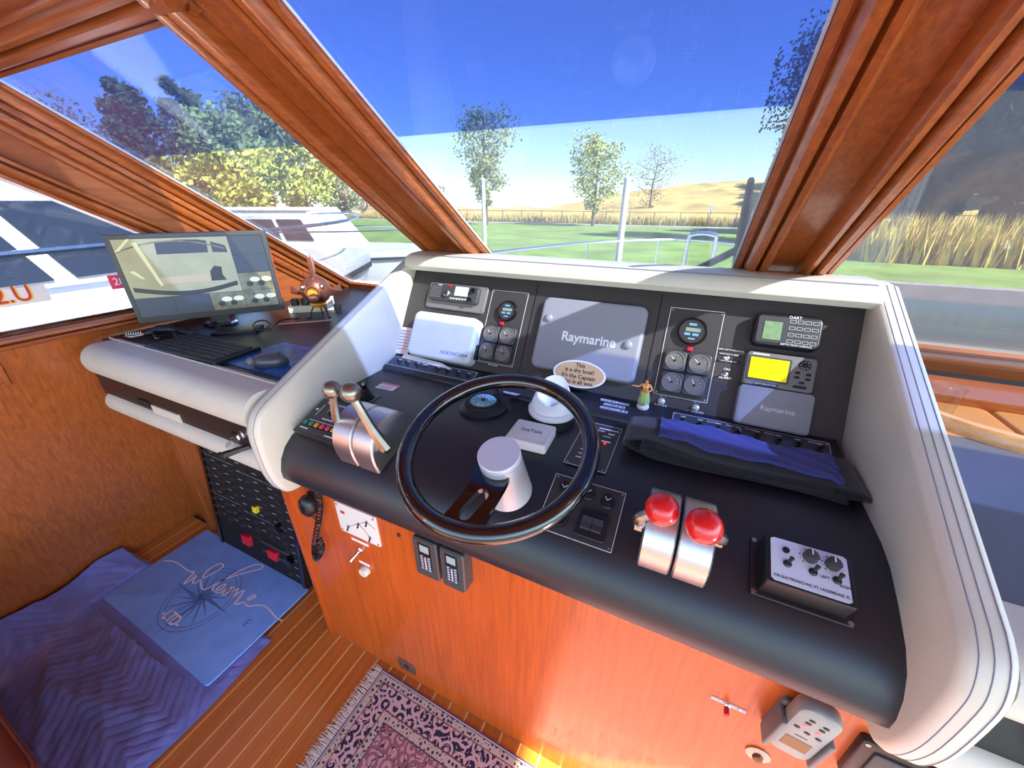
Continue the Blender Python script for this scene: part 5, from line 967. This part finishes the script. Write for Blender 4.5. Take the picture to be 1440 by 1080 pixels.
# brown leather seat corner
s0 = [on_axis(*p, 2, .42) for p in ((0, 1003), (38, 1080))]; t = thing('leather_seat', 'brown leather seat corner with stitched seam beside the navy quilt', 'seat', (-1.55, -.42, 0)); LE = mat('brown_leather', S(112, 50, 30), .4, bump=.2, bscale=180, var=.12)
yE = (s0[0].y + s0[1].y) / 2
rot = Matrix.Translation((0, 0, 0)); MB().prism(rrect(.90, .6, .06, 6, 0, yE + .42 - .3), .30, .43, .03).build('cushion', LE, t); MB().prism(rrect(.84, .54, .05, 5, 0, yE + .42 - .3), .0, .30, .01).build('base', WZ, t)
MB().tube([(a, b_, .405) for a, b_ in rrect(.902, .602, .06, 6, 0, yE + .42 - .3)], .005, 6, True).build('piping', LE, t)

# ------------------------------------------------------------------ things on the left desk
MBL = on_axis(196, 456, 2, 1.128); MBR = on_axis(401, 435, 2, 1.128); ex = (MBR - MBL); mw_ = ex.length; ex.normalize(); nf = Vector((ex.y, -ex.x, 0)); 
def onplane(u, v, o, nn): r = ray(u, v); return EYE + r * ((o - EYE).dot(nn) / r.dot(nn))
TLp, TRp = onplane(156, 326, MBL, nf), onplane(385, 327, MBL, nf); mh_ = ((TLp.z + TRp.z) / 2 - 1.128)
MF = Frame(MBL, ex, (0, 0, 1)); t = thing('computer_monitor', 'black widescreen monitor showing camera feeds on the side desk', 'monitor', MF.mat(mw_ / 2, 0)); H_ = mh_
MB().prism(rrect(mw_, H_, .006, 2, 0, H_ / 2), -.035, 0, .003).build('case', DGREY, t); MB().prism(rrect(mw_ - .03, H_ - .035, .002, 1, 0, H_ / 2 + .004), 0, .0006).build('bezel_inset', BLK, t, 0)
SW_, SH_ = mw_ - .034, H_ - .040; sx0, sy0 = -SW_ / 2, .004 + H_ / 2 - SH_ / 2
def scr(name, fx0, fy0, fx1, fy1, m, z=.0012, par=None): return MB().box(sx0 + SW_ * (fx0 + fx1) / 2, sy0 + SH_ * (fy0 + fy1) / 2, z, SW_ * (fx1 - fx0) - .0015, SH_ * (fy1 - fy0) - .0015, .0008).build(name, m, par or t, 0)
CRE = mat('screen_cream', S(148, 146, 114), .4, emit=.1, var=.15, vscale=9); NAV = mat('screen_navy', S(40, 48, 66), .35, emit=.2); OLV = mat('screen_olive', S(104, 102, 82), .4, emit=.1, var=.5, vscale=30); DRK = mat('screen_dark', S(30, 34, 42), .35, emit=.1); PAL = mat('screen_pale', S(190, 188, 150), .4, emit=.2)
mfd = scr('feed_tile', 0, .25, .75, 1, CRE)
for fx in (0, .25): scr('feed_tile', fx, 0, fx + .25, .25, NAV)
for fx in (.5, .75): scr('feed_tile', fx, 0, fx + .25, .25, OLV)
scr('feed_tile', .75, .75, 1, 1, NAV); scr('feed_tile', .75, .5, 1, .75, NAV); scr('feed_tile', .75, .25, 1, .5, OLV)
def sp2(fx, fy): return (sx0 + SW_ * fx, sy0 + SH_ * fy)
def spoly(name, pts, m, z): return flat(name, [sp2(*p) for p in pts], m, mfd, z, .0003)
spoly('boat_window', [(.25, .80), (.59, .80), (.60, .95), (.54, .97), (.4, .975), (.26, .95)], NAV, .0017); spoly('boat_window', [(.62, .80), (.725, .79), (.72, .88), (.625, .94)], NAV, .0017)
arc = [(.02 + .71 * k / 16, .40 - .09 * math.sin(math.pi * k / 16)) for k in range(17)]; spoly('boat_side', arc + [(q[0], q[1] - .06) for q in arc[::-1]], DRK, .0017)
arc = [(.01 + .70 * k / 16, .97 - .12 * abs(k / 8 - 1) ** 2) for k in range(17)]; spoly('roof_line', arc + [(q[0], q[1] - .018) for q in arc[::-1]], OLV, .0018)
spoly('deck_band', [(.17, .50), (.56, .52), (.57, .42), (.20, .42)], mat('screen_brown', S(150, 136, 112), .4, emit=.3), .0017); spoly('seated_shape', [(.55, .42), (.56, .55), (.60, .62), (.65, .60), (.64, .50), (.66, .42)], DRK, .0019)
for k, (a, c) in enumerate((((.0, .85), (.10, 1.)), ((.12, .95), (.2, .40)), ((.04, .6), (.1, .5)))): spoly('bright_patch', [a, (a[0] + .03, a[1] + .01), (c[0] + .02, c[1]), c], PAL, .0019)
for fx, fy in ((.52, .03), (.77, .03), (.77, .28)): 
    for k in range(4): o = flat('engine_shape', circ(.012 + .006 * (k % 2), 10, *sp2(fx + .05 + .045 * k, fy + .06 + .06 * (k % 2)), ry=.010), PAL if k % 2 else DRK, t, .0017, .0003)
MB().lathe([(.055, 0), (.055, .008), (.02, .012)], 24).build('stand_base', BLKG, t, mw=MF.mat(mw_ / 2, 0).inverted() @ Matrix.Translation(MF.o + ex * mw_ * .5 - nf * .05 + Vector((0, 0, 1.0805 - 1.128)))); MB().box(0, .04, -.05, .06, .172, .02).build('stand_neck', BLK, t, 0)
# orange sticker edge on the monitor side
MB().box(mw_ / 2 + .0006, H_ * .45, -.016, .001, H_ * .6, .026).build('orange_edge_tape', mat('orange_tape', S(236, 92, 40), .5), t, 0)
# keyboard
q = [Vector(DESK.at(*p, .015)) for p in ((218, 487), (262, 467), (360, 487), (302, 513))]; kc = sum(q, Vector((0, 0))) / 4; kw = ((q[2] - q[1]).length + (q[3] - q[0]).length) / 2; kh = ((q[1] - q[0]).length + (q[2] - q[3]).length) / 2; ka = math.atan2((q[2] - q[1]).y, (q[2] - q[1]).x)
t = thing('keyboard', 'black computer keyboard in front of the monitor', 'keyboard', DESK.mat(kc.x, kc.y, .0005, ka)); MB().prism(rrect(kw, kh, .008, 3), 0, .016, .003).build('body', BLK, t)
b = MB(); rows_ = 6; cols_ = 17
for r in range(rows_):
    for c in range(cols_):
        if r == 0 and 4 <= c <= 8:
            if c != 6: continue
            b.box(-kw / 2 + .012 + (c + .5) * (kw - .024) / cols_, -kh / 2 + .014 + .5 * (kh - .034) / rows_, .018, .09, .013, .004); continue
        b.box(-kw / 2 + .012 + (c + .5) * (kw - .024) / cols_, -kh / 2 + .012 + (r + .5) * (kh - .034) / rows_, .018, (kw - .024) / cols_ - .004, (kh - .034) / rows_ - .004, .004)
o = b.build('keys', mat('key_black', S(44, 44, 48), .45), t, 0); o['kind'] = 'stuff'
# mouse pad, mouse
q = [Vector(DESK.at(*p)) for p in ((305, 515), (372, 530), (418, 488))]; t = thing('mouse_pad', 'shiny blue sea print mouse pad beside the keyboard', 'mouse pad', DESK.mat(-1.16, .735, .0003)); MB().prism(rrect(.33, .21, .012, 3), 0, .003).build('pad', mat('blue_sea_print', S(32, 84, 150), .25, var=.7, vscale=30), t, 0)
x, y = DESK.at(380, 506, .02); t = thing('computer_mouse', 'grey and black computer mouse on the blue pad', 'mouse', DESK.mat(x, y, .0035, math.radians(-150))); b = MB(); hp = [(.055 * math.cos(a), .031 * math.sin(a) * (1 + .12 * math.cos(a))) for a in [2 * math.pi * k / 24 for k in range(24)]]
b.loft([[(a * k, b_ * k, z) for a, b_ in hp] for k, z in ((.92, 0), (1, .008), (.97, .02), (.8, .031), (.5, .037), (.1, .039))]).build('shell', mat('mouse_grey', S(70, 72, 80), .3), t); MB().cyl((-.03, -.004, .034), (-.03, .004, .034), .006, n=12).build('wheel', BLK, t); MB().sphere((.048, .018, .02), .013, 12, 8).build('side_grip', MGREY, t)
# fish sculpture
x, y = DESK.at(452, 444); t = thing('fish_lantern', 'copper fish lantern with open mouth on wire legs', 'sculpture', Matrix.Translation((x, y, 1.0805)) @ Matrix.Rotation(math.radians(40), 4, 'Z')); CU = mat('copper', S(168, 106, 86), .38, .75, bump=.3, bscale=60, var=.15); IN = mat('orange_inside', S(240, 160, 30), .5)
FS = .062; zc = .115
b = MB(); n_ = 24; rings = []
for k in range(15):
    a = .42 + (math.pi - .42) * k / 14; rings.append([(FS * math.sin(a) * math.cos(2 * math.pi * i / n_), -FS * 1.05 * math.cos(a), zc + FS * math.sin(a) * math.sin(2 * math.pi * i / n_)) for i in range(n_)])
b.loft(rings, False, True).build('body', CU, t); MB().lathe([(.012, 0), (.026, .001)], 20).build('mouth_inside', IN, t, mw=Matrix.Translation((0, -FS * .9, zc)) @ Matrix.Rotation(math.pi / 2, 4, 'X'))
MB().tube([(.027 * math.cos(a), -FS * 1.0, zc + .027 * math.sin(a)) for a in [2 * math.pi * k / 20 for k in range(20)]], .006, 8, True).build('lips', CU, t)
MB().loft([[(a, -FS * 1.0 - d_, zc - .02 + b_) for a, b_ in circ(.022 * k, 14, ry=.018 * k)] for k, d_ in ((1, 0), (1, .012), (.7, .016))]).build('lower_jaw', CU, t)
for sx in (-1, 1): e = MB().sphere((sx * .034, -.043, zc + .022), .0125, 14, 10).build('eye', CU, t); MB().sphere((sx * .038, -.053, zc + .024), .005, 10, 8).build('pupil', WHT, e)
for sx in (-1, 1): MB().add([(sx * .058, -.005, zc), (sx * .1, .01, zc + .02), (sx * .105, .012, zc - .012), (sx * .06, .004, zc - .02)] + [(sx * .058, .003, zc), (sx * .1, .016, zc + .02), (sx * .105, .018, zc - .012), (sx * .06, .012, zc - .02)], [(0, 1, 2, 3), (7, 6, 5, 4), (0, 4, 5, 1), (1, 5, 6, 2), (2, 6, 7, 3), (3, 7, 4, 0)]).build('side_fin', CU, t, 0)
for k in range(6): a = -.35 + .22 * k; MB().tube([(0, -.02 + .012 * k, zc + FS * .95), (.002, -.028 + .016 * k, zc + FS + .05 + .02 * math.sin(k * 1.3)), (0, -.03 + .02 * k, zc + FS + .075 + .012 * math.cos(k * 2))], [.006, .005, .0015], 6).build('dorsal_spike', CU, t)
MB().tube([(0, .0, zc + FS), (-.03, .02, zc + FS + .02), (-.05, .035, zc + FS + .0)], .003, 6).build('handle_wire', mat('orange_wire', S(226, 110, 60), .5), t)
MB().loft([[(a * .15, .058 + .0, zc + b_ * .3) for a, b_ in circ(.05, 10)], [(a * .12, .10, zc + b_ * 1.0) for a, b_ in circ(.05, 10)]]).build('tail', CU, t)
for sx, sy in ((-1, -1), (1, -1), (0, 1)): MB().tube(catmull([(sx * .012, sy * .01, zc - FS * .93), (sx * .03, sy * .02, .03), (sx * .036, sy * .035, .004), (sx * .046, sy * .042, .002)], 4), .0028, 6).build('wire_leg', mat('dark_wire', S(70, 40, 34), .5, .5), t)
MB().lathe([(.02, 0), (.034, .014), (.03, .02)], 18, (0, 0, zc - FS - .012)).build('base_cup', IN, t)
# power strip, charger, wires
x, y = DESK.at(412, 438); x += .055; y += .035; t = thing('power_strip', 'cream power strip with plugs behind the monitor', 'power strip', DESK.mat(x, y, .0003, math.radians(35))); MB().prism(rrect(.15, .05, .006, 3), 0, .03, .004).build('case', mat('cream_plastic', S(226, 214, 180), .45), t); [MB().prism(rrect(.03, .032, .005, 3, -.045 + .045 * k, 0), .03, .06, .004).build('plug', BLK, t) for k in range(3)]
x, y = DESK.at(437, 441); t = thing('usb_charger', 'small white and black charger standing beside the power strip', 'charger', DESK.mat(x + .02, y + .10, .0003, .6)); MB().prism(rrect(.032, .03, .004, 3), 0, .06, .003).build('case', WHT, t); MB().prism(rrect(.026, .024, .003, 2, .034, -.01), 0, .03, .003).build('black_plug', BLK, t)
zd = .0035
PX = [(352, 466), (362, 470), (374, 468), (381, 462), (374, 456), (362, 458), (358, 465), (368, 471), (382, 469), (390, 461), (402, 456), (420, 449.5)]
P = [Vector((*DESK.at(u, v), zd + (.0095 if i not in (0, 11) else 0) + .0007 * i)) for i, (u, v) in enumerate(PX)]; P[-1].z = zd; w0_ = P[0].copy()
cwr = thing('black_cable', 'coiled black cable lying between the monitor and the fish', 'cable', (w0_.x, w0_.y, 1.0805)); MB().tube(catmull([p - Vector((w0_.x, w0_.y, 0)) for p in P], 6), .003, 6).build('cable', BLK, cwr)
P = [Vector((*DESK.at(u, v), .003)) for u, v in ((392, 457), (420, 455), (445, 453), (466, 451))]; w0_ = P[0].copy(); cwr = thing('pink_cable', 'thin pale pink cable running straight across the desk top', 'cable', (w0_.x, w0_.y, 1.0805)); MB().tube(catmull([p - Vector((w0_.x, w0_.y, 0)) for p in P], 5), .003, 6).build('cable', mat('pink_cable', S(226, 160, 150), .5), cwr)
x, y = DESK.at(345, 460); t = thing('monitor_foot', 'flat black slab lying under the monitor edge', 'footplate', DESK.mat(x + .028, y - .045, .0003, math.radians(38))); MB().prism(rrect(.16, .09, .006, 3), 0, .009, .002).build('slab', BLK, t)  # black slab standing in for the monitor's stand foot
# dark dragon figurine crouching under the monitor
x, y = DESK.at(232, 474); t = thing('dragon_figurine', 'dark crouching dragon figurine with ribbed tail under the monitor', 'figurine', DESK.mat(x, y + .01, .0005, math.radians(30))); DG = mat('dark_bronze', S(44, 42, 48), .4, .5, bump=.4, bscale=80)
MB().tube(catmull([(-.075, -.01, .012), (-.05, .005, .018), (-.015, .008, .026), (.02, .005, .026), (.05, 0, .02), (.075, -.006, .017), (.09, -.012, .013)], 5), [.006, .008, .011, .013, .014, .015, .016, .0165, .017, .017, .017, .017, .0165, .016, .015, .014, .013, .0125, .012, .012, .013, .0135, .013, .012, .011, .010, .009, .008, .007, .005, .003], 10).build('body', DG, t)
MB().tube(catmull([(-.075, -.01, .012), (-.10, -.03, .010), (-.125, -.028, .012), (-.14, -.012, .016)], 5), [.007 - .0003 * k for k in range(16)], 8).build('tail', SATIN, t)
for k in range(7): a = MB().tube([(-.078 - .007 * k, -.014 - .002 * k, .016), (-.078 - .007 * k, -.014 - .002 * k, .026)], [.004, .001], 5).build('tail_spine', SATIN, t)
for lx in (-.03, .045):
    for sy in (-1, 1): lg = MB().tube(catmull([(lx, sy * .012, .022), (lx + .005, sy * .03, .02), (lx + .012, sy * .034, .006)], 4), .006, 6).build('leg', DG, t); [MB().tube([(lx + .012, sy * .034 + .004 * c, .005), (lx + .024, sy * .036 + .006 * c, .003)], [.003, .001], 5).build('claw', SATIN, lg) for c in (-1, 0, 1)]
MB().sphere((.096, -.012, .016), .013, 12, 8, (1.3, .9, .8)).build('head', DG, t); x, y = DESK.at(296, 459); t = thing('red_button_box', 'small black gadget with a red button under the monitor', 'gadget', DESK.mat(x, y, .0003)); MB().prism(rrect(.05, .03, .004, 2), 0, .018, .003).build('case', BLK, t); MB().lathe([(.007, .018), (.006, .022)], 12).build('button', REDP, t)
# lock with keys on the drawer, black plug hanging
x, y = Frame((0, .505, 0), (1, 0, 0), (0, 0, 1)).at(337, 600); t = thing('drawer_lock', 'chrome drawer lock with keys left in it beside the white cheek', 'lock', Frame((0, .505, 0), (1, 0, 0), (0, 0, 1)).mat(x, .945)); MB().lathe([(.014, 0), (.014, .004), (.009, .006), (.009, .014)], 18).build('cylinder', CHROME, t); MB().box(.0, -.004, .022, .004, .02, .02).build('key', CHROME, t); MB().lathe([(.013, -.0015), (.013, .0015)], 16).build('key_bow', CHROME, t, mw=Matrix.Translation((0, -.012, .036)) @ Matrix.Rotation(math.pi / 2, 4, 'Y')); MB().box(-.012, .006, .012, .022, .010, .008).build('latch_arm', BLK, t)
t = thing('black_bracket', 'black plastic bracket arm sticking out below the drawer lock', 'bracket', Frame((0, .505, 0), (1, 0, 0), (0, 0, 1)).mat(x - .004, .905)); MB().tube([(.02, .004, -.002), (.0, 0, .02), (-.03, -.01, .05)], [.008, .009, .011], 6).build('arm', BLK, t); MB().box(-.032, -.011, .052, .024, .018, .008).build('tip', BLK, t)
# stickers on the side window
for px, s_, m0_, tm_, w_, h_, lb in (((168, 396), '28', mat('pink_sticker', S(228, 70, 110), .5), TXT, .055, .05, 'pink number sticker on the side window beside the monitor'), ):
    gp = on_axis(*px, 0, -1.94); t = thing('window_sticker', lb, 'sticker', Frame(Vector(side(gp.y, gp.z, -.0185)), (0, 1, 0), (.035, 0, 1)).mat(0, 0)); MB().box(0, 0, .0003, w_, h_, .0006).build('film', m0_, t, 0); text(s_, .038, 0, 0, .0009, tm_, t, sx=.9)
gp = on_axis(22, 420, 0, -1.945); t = thing('window_lettering', 'red and gold registration lettering on the side window above the sill', 'lettering', Frame(Vector(side(gp.y, gp.z, -.0185)), (0, 1, 0), (.035, 0, 1)).mat(0, .01)); MB().box(.0, -.005, .0002, .15, .052, .0004).build('film', mat('clear_film', S(206, 202, 204), .5), t, 0)
text('2.U', .07, .0, 0, .0008, mat('gold_letter', S(222, 170, 60), .5), t, bold=.002, sx=.85); text('2.U', .07, -.003, .001, .0014, mat('red_letter', S(176, 44, 34), .5), t, bold=.0005, sx=.85)
